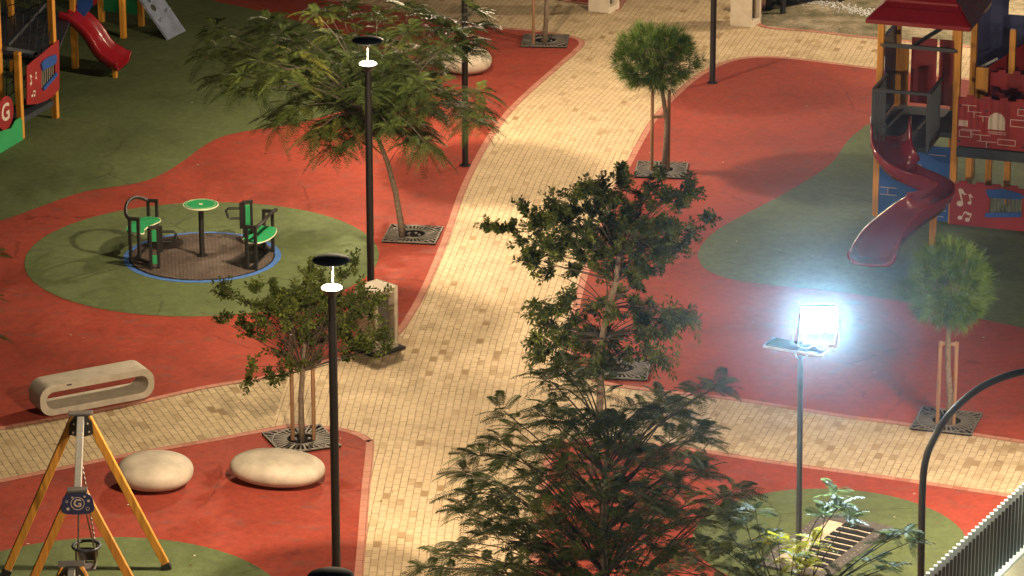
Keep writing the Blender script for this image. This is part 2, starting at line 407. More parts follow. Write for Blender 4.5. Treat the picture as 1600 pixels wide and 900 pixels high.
# curving main path and the two branches with their own laying direction
mid = smooth_line(Gs([(985, 104), (957, 130), (902, 188), (861, 258), (838, 310), (805, 400), (768, 500), (740, 600), (722, 690), (702, 800), (690, 900), (680, 1000), (672, 1150)]), 8)
ribbon('main_path', mid, 2.2, -2.66, 0.0062, 'paver_main')
def uv_branch(o, ang):
    ca, sa = math.cos(ang), math.sin(ang)
    return lambda p: ((-(p.x - o.x) * sa + (p.y - o.y) * ca), ((p.x - o.x) * ca + (p.y - o.y) * sa))
a0, a1 = G(0, 715), G(450, 635)
sheet('left_path', Gs([(-500, 780), (-500, 730), (446, 560), (462, 700), (100, 780)]), 0.0052, 'paver_left', uv_branch(a0, math.atan2(a1.y - a0.y, a1.x - a0.x) - 0.12))
b0, b1 = G(1082, 660), G(1600, 735)
sheet('right_path', Gs([(960, 580), (1700, 690), (1800, 830), (900, 720)]), 0.0052, 'paver_right', uv_branch(b0, math.atan2(b1.y - b0.y, b1.x - b0.x) + 0.10))

# red rubber areas, each with a pink edging strip on its path sides
KW = 0.115
def red_area(line_px, rest_px, k=5):
    line = smooth_line(Gs(line_px), k); rest = Gs(rest_px)
    sheet('red_rubber_surface', line + rest, 0.008, 'red')
    ribbon('kerb_edging', line, -0.0, -KW, 0.0125, 'kerb')       # inner side is to the right of travel
# upper left: travel clockwise seen from above so that the inside is on the right
red_area([(-400, 735), (-150, 700), (0, 673), (100, 655), (187, 639), (319, 609), (411, 594), (452, 584), (516, 567), (560, 556), (600, 543), (626, 523),
          (648, 492), (668, 455), (690, 405), (708, 358), (725, 308), (745, 262), (768, 220), (790, 188), (815, 160), (850, 128), (880, 102), (905, 80), (914, 67), (895, 57), (830, 47), (760, 41), (680, 26), (600, 11), (455, -8), (300, -30), (0, -60)][::-1],
         [(-400, 735), (-700, 700), (-700, -40), (0, -60)][1:3])
red_area([(557, 1150), (560, 1000), (568, 900), (573, 840), (578, 770), (585, 697), (580, 687), (562, 677), (531, 669), (494, 666), (452, 664), (400, 673), (320, 688), (200, 709), (100, 729), (0, 750), (-150, 780), (-400, 830)][::-1],
         [(-400, 1150)])
red_area([(1800, 158), (1500, 122), (1370, 107), (1300, 98), (1240, 91), (1190, 88), (1150, 92), (1115, 103), (1085, 120), (1058, 142), (1035, 165), (1013, 192), (995, 222), (976, 258), (960, 290), (938, 345), (918, 400), (900, 455), (889, 510), (882, 560), (890, 580), (915, 592), (953, 604), (1037, 615), (1131, 625), (1220, 638), (1320, 654), (1420, 667), (1600, 694), (1800, 722)][::-1], [])
red_area([(800, 1150), (815, 1000), (825, 900), (830, 850), (838, 780), (848, 722), (862, 694), (900, 687), (960, 688), (1082, 701), (1220, 722), (1375, 743), (1572, 772), (1700, 792), (1900, 822)],
         [(1900, 1150)])
red_area([(1060, -60), (985, -4), (966, 17), (930, 10), (840, -5), (700, -40)], [])

def green_area(pts_px, k=6):
    sheet('green_rubber_surface', smooth_line(Gs(pts_px), k, True), 0.0125, 'green')
green_area([(-600, 440), (-600, -30), (0, -55), (250, -22), (330, 1), (384, 13), (446, 28), (530, 55), (585, 92), (598, 130), (575, 160), (537, 174), (509, 181), (477, 190), (430, 199), (384, 206), (346, 215), (315, 231), (290, 250), (255, 272), (215, 287), (130, 301), (60, 325), (0, 346), (-150, 385)])
def circle_area(cx, cy, rx, n=72):
    c = G(cx, cy); r = rx / (FPX / ((c - O).dot(V((0, cT, -sT)))))
    sheet('green_rubber_surface', [c + V((math.cos(2 * math.pi * i / n) * r, math.sin(2 * math.pi * i / n) * r, 0)) for i in range(n)], 0.0125, 'green')
    return c
CC = circle_area(316, 402.5, 276)
circle_area(150, 958, 300)
GP = circle_area(1297, 846, 214)
green_area([(1800, 240), (1600, 195), (1480, 182), (1372, 191), (1343, 205), (1322, 224), (1300, 255), (1260, 283), (1212, 311), (1160, 338), (1118, 362), (1094, 388), (1092, 408), (1110, 426), (1160, 441), (1230, 449), (1320, 458), (1420, 474), (1520, 497), (1620, 518), (1800, 560)])

# a little dry leaf litter
lt = MB()
for i in range(420):
    x, y = rnd.uniform(-6.5, 8), rnd.uniform(41, 72); a = rnd.uniform(0, 6.3); L = rnd.uniform(0.012, 0.032)
    d = V((math.cos(a), math.sin(a), 0)); n = V((-d.y, d.x, 0)); c = V((x, y, 0.02))
    lt.add([c - d * L, c + n * L * 0.4 + V((0, 0, 0.006)), c + d * L, c - n * L * 0.4], [(0, 3, 2, 1)]); lt.t.append(rnd.random())
tag(lt.build('leaf_litter', 'litter'), 'dry leaves and litter specks scattered over the playground surfaces', 'leaf litter', kind='stuff')

gv = MB()
for i in range(520):
    a = rnd.random(); q = G(1235 + 150 * a + rnd.gauss(0, 10), -6 + 32 * a + rnd.gauss(0, 3.5)); r_ = rnd.uniform(0.008, 0.022); o_ = rnd.uniform(0, 6)
    gv.lathe([(r_ * .6, 0.0), (r_, r_ * .4), (r_ * .5, r_ * .9)], q, 5)
tag(gv.build('gravel', 'alu'), 'strip of pale gravel stones across the sandy ground', 'gravel', kind='stuff')

# ------------------------------------------------------------------ street lamps
WARM = (1.0, 0.78, 0.52)
LH = 4.23
def make_lamp(loc, label):
    t = thing('street_lamp', loc, label, 'street lamp', 'black disc topped street lamps')
    def b(mb, n, m, p=t, **k): return mb.build(n, m, p, world=False, **k)
    b(MB().lathe([(0.10, 0), (0.10, 0.015), (0.055, 0.02), (0.054, 3.45), (0.05, 3.46), (0.05, LH - 0.40)], n=20), 'pole', 'black', smooth=False)
    b(MB().lathe([(0.05, LH - 0.47), (0.075, LH - 0.44), (0.128, LH - 0.375), (0.132, LH - 0.36), (0.128, LH - 0.357)], n=32), 'lower_dish', 'black')
    b(MB().lathe([(0.122, LH - 0.356), (0.122, LH - 0.348)], n=32), 'glowing_disc', 'lampglow')
    b(MB().lathe([(0.006, LH - 0.348), (0.010, LH - 0.15), (0.022, LH - 0.05), (0.03, LH - 0.03)], (0, -0.03, 0), n=12), 'stem', 'stemblack', smooth=True)
    b(MB().lathe([(0.009, LH - 0.347), (0.009, LH - 0.08)], (0.012, 0.04, 0), n=12), 'glowing_tube', 'tubeglow')
    b(MB().lathe([(0.05, LH - 0.035), (0.20, LH - 0.02), (0.232, LH - 0.004), (0.232, LH + 0.006), (0.19, LH + 0.022), (0.10, LH + 0.036), (0.02, LH + 0.04)], n=40), 'cap', 'bluecap', smooth=True)
    ld = bpy.data.lights.new('lamp_light', 'POINT'); ld.energy = LAMP_W; ld.color = WARM; ld.shadow_soft_size = 0.02
    lo = bpy.data.objects.new('lamp_light', ld); COL.objects.link(lo); lo.parent = t; lo.location = (0, 0.05, LH - 0.07)
    rd = bpy.data.lights.new('reflected_light', 'AREA'); rd.shape = 'DISK'; rd.size = 0.42; rd.energy = 330; rd.color = WARM   # white underside of the cap
    ro_ = bpy.data.objects.new('reflected_light', rd); COL.objects.link(ro_); ro_.parent = t; ro_.location = (0, 0, LH - 0.045)
    return t
LAMP_W = 1450
lampA = make_lamp(G(526, 905), 'tall black lamp beside the cream pebble seats, head in front of the staked tree')
lb = G(580, 489)
dup(lampA, lb, 0.3, 'black lamp behind the concrete bin, its lit head in front of the feathery tree')
power(dup(lampA, G(727, 259), 0.8, 'black lamp pole on the red ground by the path, right of the feathery tree'), 1.3)
power(dup(lampA, G(1113, 130), 1.2, 'black lamp pole on the red ground beside the far round pine'), 0.42)
le = G(517, 901, LH); dup(lampA, V((le.x, le.y, 0)), 2.0, 'lamp nearest the camera, only its blue black cap showing at the bottom edge')
power(dup(lampA, V((7.5, 44.6, 0)), 1.0, 'black lamp just past the right edge, lighting the near pine and fence'), 1.65)
power(dup(lampA, V((11.2, 71.5, 0)), 1.0, 'lamp standing out of view on sandy ground behind the play castle'), 1.7)

# ------------------------------------------------------------------ bins
def make_bin(loc, rz, label):
    t = thing('litter_bin', loc, label, 'litter bin', 'cream concrete litter bins', rz)
    w, h = 0.44, 0.93; d = 0.42
    def b(mb, n, m, **k): return mb.build(n, m, t, world=False, **k)
    b(MB().box((0, 0, 0.03), (0.60, 0.60, 0.035)), 'base_plate', 'black', bevel=0.004)
    # portal shaped body: frame open towards +x with a recess
    fr = MB(); Y0, Y1, z0, z1 = -w / 2, w / 2, 0.05, 0.05 + h
    oy = [(Y0, z0), (Y1, z0), (Y1, z1), (Y0, z1)]; q = 0.055
    hy = [(Y0 + q, z0 + 0.10), (Y1 - q, z0 + 0.10), (Y1 - q, z1 - 0.09), (Y0 + q, z1 - 0.09)]
    fr.prism([[V((0, y, z)) for y, z in oy], [V((0, y, z)) for y, z in hy]], (1, 0, 0), d)
    b(fr, 'body', 'concrete', bevel=0.012)
    b(MB().box((-0.04, 0, z0 + 0.10 + 0.31), (0.26, w - 2 * q - 0.012, 0.615)).box((-0.13, 0, z1 - 0.17), (0.06, w - 2 * q - 0.01, 0.15)), 'inner_container', 'panel_grey', bevel=0.006)
    b(MB().box((-0.01, 0, z1 - 0.225), (0.20, w - 2 * q - 0.06, 0.012)), 'waste_opening', 'rubberdark')
    b(MB().box((d / 2 + 0.003, 0.03, z1 - 0.045), (0.006, 0.05, 0.02)), 'badge', 'rubberdark')
    return t
f_, r_ = G(592, 554), G(621, 544); l_ = G(557, 548)
bc = (r_ + l_) / 2
bin1 = make_bin(bc, math.atan2((r_ - f_).y, (r_ - f_).x) - math.pi / 2, 'cream concrete litter bin with dark recess, on the paving behind the staked leafy tree')
c2 = (G(920, 17) + G(967, 15)) / 2
b2 = dup(bin1, c2, R(-28), 'cream litter bin cut by the top edge, left of the far lamp pole')
c3 = (G(1142, 40) + G(1188, 36)) / 2
b3 = dup(bin1, c3, R(-28), 'cream litter bin at the top edge beside the sandy ground and bench')

for q in (b2, b3):
    for ch in list(q.children):
        if ch.name.startswith('base_plate'): bpy.data.objects.remove(ch)
        else: ch.location.z -= 0.04

# bench half out of view by the sandy ground
bl = G(1223, 21); bt = thing('park_bench', bl, 'bench with dark legs on sandy ground next to a bin, mostly cut off', 'bench')
ux = (G(1192, 11) - bl); ux.z = 0; ux.normalize(); uy = V((-ux.y, ux.x, 0)); 
if uy.y < 0: uy = -uy
ax = (ux, uy, V((0, 0, 1)))
for sgn in (0.0, 1.5):
    MB().box(bl + uy * sgn + V((0, 0, 0.21)), (0.08, 0.08, 0.42), ax).build('leg', 'black', bt, bevel=0.006)
    MB().box(bl + ux * 0.42 + uy * sgn + V((0, 0, 0.21)), (0.08, 0.08, 0.42), ax).build('leg', 'black', bt, bevel=0.006)
MB().box(bl + ux * 0.21 + uy * 0.75 + V((0, 0, 0.445)), (0.55, 1.75, 0.05), ax).build('seat', 'alu', bt, bevel=0.008)

# ------------------------------------------------------------------ loop bench and pebble seats
A_, B_ = G(66, 654), G(240, 621)
bx = (B_ - A_); L_ = bx.length + 0.02; bx.normalize(); by = V((-bx.y, bx.x, 0))
lbench = thing('loop_bench', A_, 'cream concrete loop bench on the red ground above the left brick path', 'bench')
def rrect(x0, z0, x1, z1, r, n=8):
    o = []
    for cx, cz, a in ((x1 - r, z1 - r, 0), (x0 + r, z1 - r, 90), (x0 + r, z0 + r, 180), (x1 - r, z0 + r, 270)):
        for i in range(n + 1):
            t = R(a + 90 * i / n); o.append((cx + r * math.cos(t), cz + r * math.sin(t)))
    return o
T = lambda P: [A_ + bx * x + by * 0.21 + V((0, 0, z)) for x, z in P]
MB().prism([T(rrect(-0.02, 0.01, L_, 0.455, 0.19)), T(rrect(0.075, 0.105, L_ - 0.095, 0.36, 0.115))], by, 0.42).build('loop_body', 'concrete2', lbench, bevel=0.012)
MB().box(A_ + bx * 0.42 + by * -0.003 + V((0, 0, 0.425)), (0.07, 0.006, 0.022), (bx, by, V((0, 0, 1)))).build('badge', 'rubberdark', lbench)

def pebble(name, c, a, b, h, rz, label):
    mb = MB(); n, k = 48, 24; prof = []
    for i in range(k + 1):
        t = -math.pi / 2 + math.pi * i / k
        for j in range(n):
            p = 2 * math.pi * j / n; ct = math.copysign(abs(math.cos(t)) ** 0.75, math.cos(t)); st = math.copysign(abs(math.sin(t)) ** 0.9, math.sin(t))
            cp = math.copysign(abs(math.cos(p)) ** 0.92, math.cos(p)); sp = math.copysign(abs(math.sin(p)) ** 0.92, math.sin(p))
            mb.v.append(V((a * ct * cp, b * ct * sp, h / 2 + h / 2 * st)))
    for i in range(k):
        for j in range(n): mb.f.append((i * n + j, i * n + (j + 1) % n, (i + 1) * n + (j + 1) % n, (i + 1) * n + j))
    o = mb.build(name, 'pebble', smooth=True, fixn=False); o.location = (c.x, c.y, 0.0); o.rotation_euler = (0, 0, rz)
    return tag(o, label, 'seat', 'cream pebble seats')
pc = G(243, 758); pebble('pebble_seat', pc, 0.51, 0.48, 0.41, 0, 'round cream pebble seat behind the yellow swing leg')
pc = G(434, 752); pebble('pebble_seat', pc, 0.65, 0.44, 0.39, R(-16), 'long cream pebble seat between the black lamp and the round one')
pc = G(728, 113); pebble('pebble_seat', pc, 0.47, 0.42, 0.46, R(-10), 'cream pebble seat half hidden behind the feathery tree and lamp pole')

# ------------------------------------------------------------------ tree grates
def make_grate(loc, rz, label):
    t = thing('tree_grate', loc, label, 'tree grate', 'square cast tree grates', rz)
    S, q, r0 = 0.43, 0.02, 0.21
    mb = MB(); zc, h = 0.040, 0.014
    for sx, sy, wx, wy in ((0, S - q / 2, 2 * S, q), (0, -S + q / 2, 2 * S, q), (S - q / 2, 0, q, 2 * S - 2 * q), (-S + q / 2, 0, q, 2 * S - 2 * q)):
        mb.box((sx, sy, zc), (wx, wy, h))
    mb.tube([(r0 * math.cos(a), r0 * math.sin(a), zc) for a in [2 * math.pi * i / 32 for i in range(32)]], 0.014, 6, True)
    n = 34
    for i in range(n):
        a = 2 * math.pi * (i + 0.5) / n; d = V((math.cos(a), math.sin(a), 0)); e = (S - q) / max(abs(d.x), abs(d.y))
        if e - r0 < 0.33: mb.beam(d * r0 + V((0, 0, zc)), d * e + V((0, 0, zc)), 0.026, h - 0.004)
        else:
            mb.beam(d * r0 + V((0, 0, zc)), d * (e - 0.01) + V((0, 0, zc)), 0.032, h - 0.004)
    rm = (S - q) * 0.98
    mb.tube([(rm * math.cos(a), rm * math.sin(a), zc) for a in [2 * math.pi * i / 44 for i in range(44)]], 0.009, 5, True)
    mb.build('grate_bars', 'grate', t, world=False)
    MB().box((0, 0, 0.0175), (2 * S - 0.004, 2 * S - 0.004, 0.007)).build('pit', 'pit', t, world=False)
    st = MB()
    for i in range(9):
        a = rnd.uniform(0, 6.28); r = rnd.uniform(0.05, 0.17); s_ = rnd.uniform(0.014, 0.03)
        st.lathe([(s_ * 0.5, 0), (s_, s_ * 0.5), (s_ * 0.6, s_)], (r * math.cos(a), r * math.sin(a), 0.021), 7)
    tag(st.build('pebbles', 'panel_grey', t, world=False), kind='stuff')
    return t
# side direction read off each grate
g1 = make_grate(G(645, 369), R(-8), 'square tree grate round the leaning trunk, beside the path edging')
dup(g1, G(1033, 268), R(-6), 'pale square grate round the far round pine')
dup(g1, G(471, 690), R(22), 'square grate round the staked leafy tree by the pebble seats')
dup(g1, G(968, 579), R(-6), 'square grate with an open dark hole behind the tall leafy tree')
dup(g1, G(1479, 661), R(-17), 'dark square grate round the near pine beside the curved pole')
dup(g1, G(852, 66), R(-4), 'square grate near the top edge at the red corner')

# ------------------------------------------------------------------ foliage
def frame_of(d, up=V((0, 0, 1)), roll=0.0):
    d = d.normalized(); y = up.cross(d)
    if y.length < 1e-3: y = V((1, 0, 0)).cross(d)
    y.normalize(); z = d.cross(y)
    if roll:
        y, z = y * math.cos(roll) + z * math.sin(roll), z * math.cos(roll) - y * math.sin(roll)
    return d, y, z
def add_frond(mb, p, d, L, tint, pairs=14, wide=0.22, droop=0.38, pw=0.30):
    X, Y, Zz = frame_of(d, roll=rnd.uniform(-0.5, 0.5))
    dz = V((0, 0, -1)); o = len(mb.v)
    def pt(s): return p + X * (L * s) + dz * (droop * L * s * s)
    # rachis
    w = 0.004
    mb.add([pt(0) - Y * w, pt(0) + Y * w, pt(0.5) + Y * w, pt(0.5) - Y * w, pt(1) + Y * w * .4, pt(1) - Y * w * .4], [(0, 1, 2, 3), (3, 2, 4, 5)]); mb.t += [tint * 0.6] * 2
    for i in range(pairs):
        s = 0.10 + 0.88 * (i + 0.5) / pairs
        l = L * wide * (math.sin(math.pi * (0.18 + 0.74 * s)) ** 0.8) * rnd.uniform(0.85, 1.1)
        b = pt(s); fw = X * 0.45
        hw = L * 0.88 / pairs * pw
        for sg in (-1, 1):
            e = (Y * sg + fw).normalized(); tip = b + e * l + dz * (l * rnd.uniform(0.1, 0.42)); m_ = b + e * (l * 0.5) + dz * (l * 0.06)
            t = X * hw
            mb.add([b - t * 0.5, b + t * 0.5, m_ + t, tip, m_ - t], [(0, 1, 2, 3, 4)]); mb.t.append(tint)
def limb(mb, a, b, r0, r1, sag=0.12, n=6, wob=0.05):
    a, b = V(a), V(b); L = (b - a).length; pts = []
    w = V((rnd.uniform(-1, 1), rnd.uniform(-1, 1), rnd.uniform(-1, 1))) * wob * L
    for i in range(n + 1):
        t = i / n; pts.append(a.lerp(b, t) + w * math.sin(math.pi * t) + V((0, 0, sag * L * math.sin(math.pi * t))))
    mb.tube(pts, [r0 + (r1 - r0) * i / n for i in range(n + 1)], 6); return pts

def feathery_tree(name, base, trunk_pts, tips, label, mat='pinnate', per=9, L=(0.34, 0.56), tintf=None, along=3, cat='tree', r=0.055, layered=False, **fk):
    t = thing(name, base, label, cat)
    tr = MB(); tr.tube(trunk_pts, [r * (1 - 0.45 * i / (len(trunk_pts) - 1)) for i in range(len(trunk_pts))], 10)
    top = trunk_pts[-1]; cr = MB(); bc_ = MB()
    for tip in tips:
        tip = V(tip); base_t = rnd.random() ** 1.3
        if layered: anchor = min(trunk_pts[1:], key=lambda a: abs(a.z + 0.80 * math.hypot(a.x - tip.x, a.y - tip.y) + 0.15 - tip.z))
        else: anchor = trunk_pts[-1] if rnd.random() < 0.75 or len(trunk_pts) < 3 else trunk_pts[-2]
        pts = limb(bc_, anchor, tip, r * 0.26, 0.004, 0.10)
        out = (pts[-1] - pts[-3]).normalized()
        for k in range(per + along):
            if k < per:
                p = pts[-1] - out * rnd.uniform(0, 0.12)
                ang = 2 * math.pi * (k + rnd.random() * 0.6) / per
                d = V((math.cos(ang), math.sin(ang), rnd.uniform(-0.35, 0.55))) + out * 0.55
            else:
                i = rnd.choice([2, 3, 4, 4, 5]); p = pts[i]; ang = rnd.uniform(0, 6.28)
                d = V((math.cos(ang), math.sin(ang), rnd.uniform(-0.2, 0.5))) + out * 0.3
            ti = tintf(p) if tintf else 0.6 * base_t + 0.45 * rnd.random() ** 1.4
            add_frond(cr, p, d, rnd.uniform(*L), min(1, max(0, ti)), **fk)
    tr.build('trunk', 'bark', t, smooth=True); bc_.build('branches', 'bark_dark', t, smooth=True); cr.build('crown', mat, t)
    return t
def tips_from(L, Y, spread, zmin=0.4, fill=0):
    o = []
    L = list(L) + [(q[0] + rnd.gauss(0, 16), q[1] + rnd.gauss(0, 11)) for q in L for _ in range(fill)]
    for q in L:
        dy = q[2] if len(q) > 2 else rnd.uniform(-spread, spread)
        p = AY(q[0], q[1], Y + dy)
        if p.z < zmin: p.z = zmin
        o.append(p)
    return o

# feathery tree behind the second lamp
b = G(629, 374); Y = b.y
tp = [b, AY(625, 340, Y), AY(618, 300, Y), AY(606, 255, Y), AY(590, 215, Y), AY(575, 175, Y)]
T1 = [(320, 85), (345, 118), (338, 52), (372, 138), (400, 95), (415, 30), (452, 62), (440, 110), (470, 150), (430, 195), (455, 172), (492, 20), (520, 58), (505, 110), (530, 150), (500, 196), (545, 12), (560, 95), (560, 190), (600, 30), (585, 130),
      (600, 185), (640, 40), (625, 95), (640, 150), (655, 195), (675, 30), (680, 95), (690, 140), (668, 175), (715, 45), (738, 62), (752, 38), (728, 172), (715, 165), (742, 150), (505, 212), (548, 222), (640, 215), (662, 222), (745, 190), (640, 10), (580, 60), (610, 200), (365, 75), (475, 90), (400, 140), (525, 185), (665, 120), (545, 60), (700, 70),
      (575, 105), (598, 88), (612, 128), (560, 140), (585, 165), (620, 160), (540, 120), (640, 118), (655, 70)]
feathery_tree('feathery_tree', b, tp, tips_from(T1, Y, 1.3, 0.4, 1), 'wide feathery leaved tree with a leaning bare trunk behind the lit black lamp', per=10, L=(0.32, 0.56), along=6, wide=0.23, pw=0.31, pairs=17, droop=0.5)

# big dark feathery tree at the lower middle
b = G(950, 1035); Y = b.y
tp = [b, AY(950, 980, Y), AY(946, 900, Y), AY(940, 840, Y), AY(946, 790, Y), AY(944, 740, Y), AY(952, 700, Y)]
T6 = [(846, 592), (885, 582), (915, 592), (838, 640), (860, 655), (900, 640), (930, 660), (965, 655), (1000, 640), (1035, 618), (1060, 642), (1100, 605), (1125, 600), (1085, 668), (1110, 690), (1060, 690),
      (800, 665), (770, 690), (740, 705), (722, 735), (760, 740), (800, 715), (840, 700), (880, 690), (920, 710), (960, 695), (1000, 690), (1030, 720), (1075, 725), (1110, 735), (1085, 770), (1040, 765),
      (735, 770), (720, 790), (760, 790), (790, 770), (830, 760), (870, 740), (910, 765), (950, 750), (990, 760), (1020, 800), (1060, 810), (1100, 815), (1140, 775), (1155, 765), (1130, 800),
      (770, 825), (800, 810), (840, 800), (880, 800), (920, 815), (960, 800), (1000, 830), (820, 850), (860, 840), (900, 860), (940, 850), (980, 870), (1040, 860), (1080, 855),
      (690, 868), (720, 860), (745, 880), (780, 880), (820, 895), (870, 890), (700, 900), (920, 905), (960, 910), (1010, 905), (1120, 850), (760, 910), (680, 890)]
feathery_tree('feathery_tree', b, tp, tips_from(T6, Y, 1.0, 0.4, 1), 'large dark feathery leaved tree over the lower middle of the brick path', 'pinnate_dark', per=8, L=(0.24, 0.44), along=5, wide=0.23, pw=0.34, layered=True)

# nearest tree whose pale sprigs catch the floodlight
b = G(1235, 1330); Y = b.y
tp = [b, AY(1235, 1200, Y), AY(1225, 1080, Y), AY(1228, 990, Y)]
T7 = [(1308, 765, 0), (1316, 785, -.2), (1330, 805, 0.1), (1290, 800, 0), (1420, 828, 0), (1435, 842, -.1), (1398, 832, .2), (1375, 872, 0), (1395, 885, -.2), (1270, 842, 0), (1240, 868, -.3), (1258, 880, -.2), (1180, 795, .5), (1165, 815, .4), (1140, 835, .3), (1195, 832, .2), (1215, 838, .1),
      (1130, 860, .2), (1090, 875, 0), (1050, 885, .2), (1015, 895, 0), (1175, 885, -.2), (1210, 905, 0), (1300, 905, 0), (1110, 905, .1), (1040, 915, .2), (1350, 905, 0), (1270, 915, 0), (1185, 860, .2), (1150, 890, 0)]
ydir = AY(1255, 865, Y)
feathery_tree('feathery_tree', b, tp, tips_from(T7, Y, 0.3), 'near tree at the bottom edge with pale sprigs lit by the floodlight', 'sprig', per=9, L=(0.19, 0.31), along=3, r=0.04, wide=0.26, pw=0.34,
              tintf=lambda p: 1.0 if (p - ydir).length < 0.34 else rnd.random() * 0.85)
# tree out of view on the left, only some fronds reach in
b = G(-150, 640); Y = b.y
tp = [b, AY(-152, 560, Y), AY(-148, 480, Y)]
feathery_tree('feathery_tree', b, tp, tips_from([(-14, 392, 0), (-12, 468, 0), (-16, 522, 0), (-60, 420), (-70, 500), (-100, 380), (-120, 450), (-200, 420), (-180, 360), (-90, 340)], Y, 0.7),
              'tree standing past the left edge, dark frond tips reaching in over red ground', 'pinnate_dark', per=7, L=(0.26, 0.4))

def add_leaf(mb, p, d, n, L, w, tint):
    s = n.cross(d).normalized(); m1 = p + d * (L * 0.45)
    mb.add([p, m1 + s * w + n * 0.004, p + d * L - n * (L * 0.12), m1 - s * w + n * 0.004], [(0, 1, 2, 3)]); mb.t.append(tint)
def leaf_cluster(mb, c, r, n, L=(0.05, 0.085), wr=0.2, slim=False):
    for i in range(n):
        u = V((rnd.gauss(0, 1), rnd.gauss(0, 1), rnd.gauss(0, 1))).normalized(); p = c + u * (r * rnd.random() ** 0.5 * rnd.uniform(0.6, 1.0))
        d = (u + V((rnd.gauss(0, .6), rnd.gauss(0, .6), rnd.gauss(0, .6) - (0.5 if slim else 0)))).normalized()
        nn = V((rnd.gauss(0, .6), rnd.gauss(0, .6), 1)).normalized(); nn = (nn - d * nn.dot(d))
        if nn.length < 1e-3: continue
        l = rnd.uniform(*L); add_leaf(mb, p, d, nn.normalized(), l, l * wr, rnd.random() ** 1.3)
def leaf_sprigs(mb, tw, c, r, n, L=(0.05, 0.085), wr=0.24, slim=False, out=V((0, 0, 0))):
    """short leafy twigs fanning out of a branch tip"""
    k = rnd.randint(5, 8)
    for i in range(k):
        u = (V((rnd.gauss(0, 1), rnd.gauss(0, 1), rnd.gauss(0.1 if slim else 0.65, 0.8))) + out * 0.9).normalized(); ln = r * rnd.uniform(1.0, 2.1)
        s_ = c - u * (r * 0.3); e = c + u * ln + V((0, 0, -0.35 * ln if slim else 0))
        tw.tube([s_, s_.lerp(e, 0.5) + V((0, 0, 0.02)), e], [0.004, 0.003, 0.0015], 4)
        tint = rnd.random() ** 1.2
        for j in range(n // k):
            f = rnd.random() ** 0.8; p = s_.lerp(e, f)
            a = V((rnd.gauss(0, 1), rnd.gauss(0, 1), rnd.gauss(0, 1))); a = (a - u * a.dot(u)).normalized()
            d = (a + u * rnd.uniform(0.3, 1.2) + V((0, 0, -0.4 if slim else 0.1))).normalized()
            nn = V((rnd.gauss(0, .5), rnd.gauss(0, .5), 1)); nn = nn - d * nn.dot(d)
            if nn.length < 1e-3: continue
            l = rnd.uniform(*L) * (1.1 - 0.3 * f); add_leaf(mb, p + a * 0.01, d, nn.normalized(), l, l * wr, min(1, 0.7 * tint + 0.35 * rnd.random()))
def stakes(t, b, offs, h, bar_z):
    ps = []
    for dx, dy in offs:
        q = V(b) + V((dx, dy, 0)); ps.append(q)
        MB().lathe([(0.028, 0.022), (0.028, h), (0.018, h + 0.01)], q, 10).build('stake', 'stake', t)
    MB().beam(ps[0] + V((0, 0, bar_z)), ps[1] + V((0, 0, bar_z)), 0.02, 0.05).build('tie_bar', 'stake', t)

# staked leafy tree
b = G(472, 692); Y = b.y
t2 = thing('leafy_tree', b, 'young leafy tree tied between two stakes by the pebble seats', 'tree')
tr, cr, bx_ = MB(), MB(), MB()
tp = [b, AY(471, 660, Y), AY(470, 620, Y), AY(473, 580, Y), AY(476, 540, Y), AY(474, 505, Y)]
tr.tube(tp, [0.048, 0.042, 0.038, 0.036, 0.032, 0.026], 9)
T2 = [(348, 463), (355, 455), (343, 501), (388, 474), (399, 493), (380, 505), (411, 529), (429, 452), (436, 466), (445, 482), (482, 440), (501, 440), (535, 433), (471, 455), (467, 478), (486, 493), (452, 531), (471, 520), (490, 531), (437, 554),
      (395, 573), (388, 597), (426, 592), (441, 590), (547, 471), (569, 467), (580, 474), (562, 493), (580, 497), (550, 531), (565, 531), (539, 561), (598, 520), (603, 546), (497, 565), (531, 474), (531, 512), (422, 490), (412, 480), (505, 470), (515, 500), (460, 500), (520, 455), (455, 462), (405, 510), (490, 460), (478, 505), (500, 515), (590, 530), (575, 545), (440, 500), (550, 500), (510, 485)]
for q in T2 + [(q[0] + rnd.gauss(0, 16), q[1] + rnd.gauss(0, 14)) for q in T2 if 405 < q[0] < 570 and q[1] < 535]:
    far = abs(q[0] - 474) > 75 or q[1] > 540
    c = AY(q[0], q[1], Y + (rnd.uniform(-0.35, 0.35) if far else rnd.uniform(-0.7, 0.7)))
    limb(bx_, rnd.choice(tp[3:]), c, 0.009, 0.003, 0.03)
    leaf_sprigs(cr, bx_, c, rnd.uniform(0.10, 0.15), rnd.randint(130, 190), (0.05, 0.08), 0.25)
tr.build('trunk', 'bark', t2, smooth=True); bx_.build('branches', 'bark_dark', t2); cr.build('crown', 'broad', t2)
stakes(t2, b, [(-0.13, 0.06), (0.16, 0.07)], 1.55, 1.12)

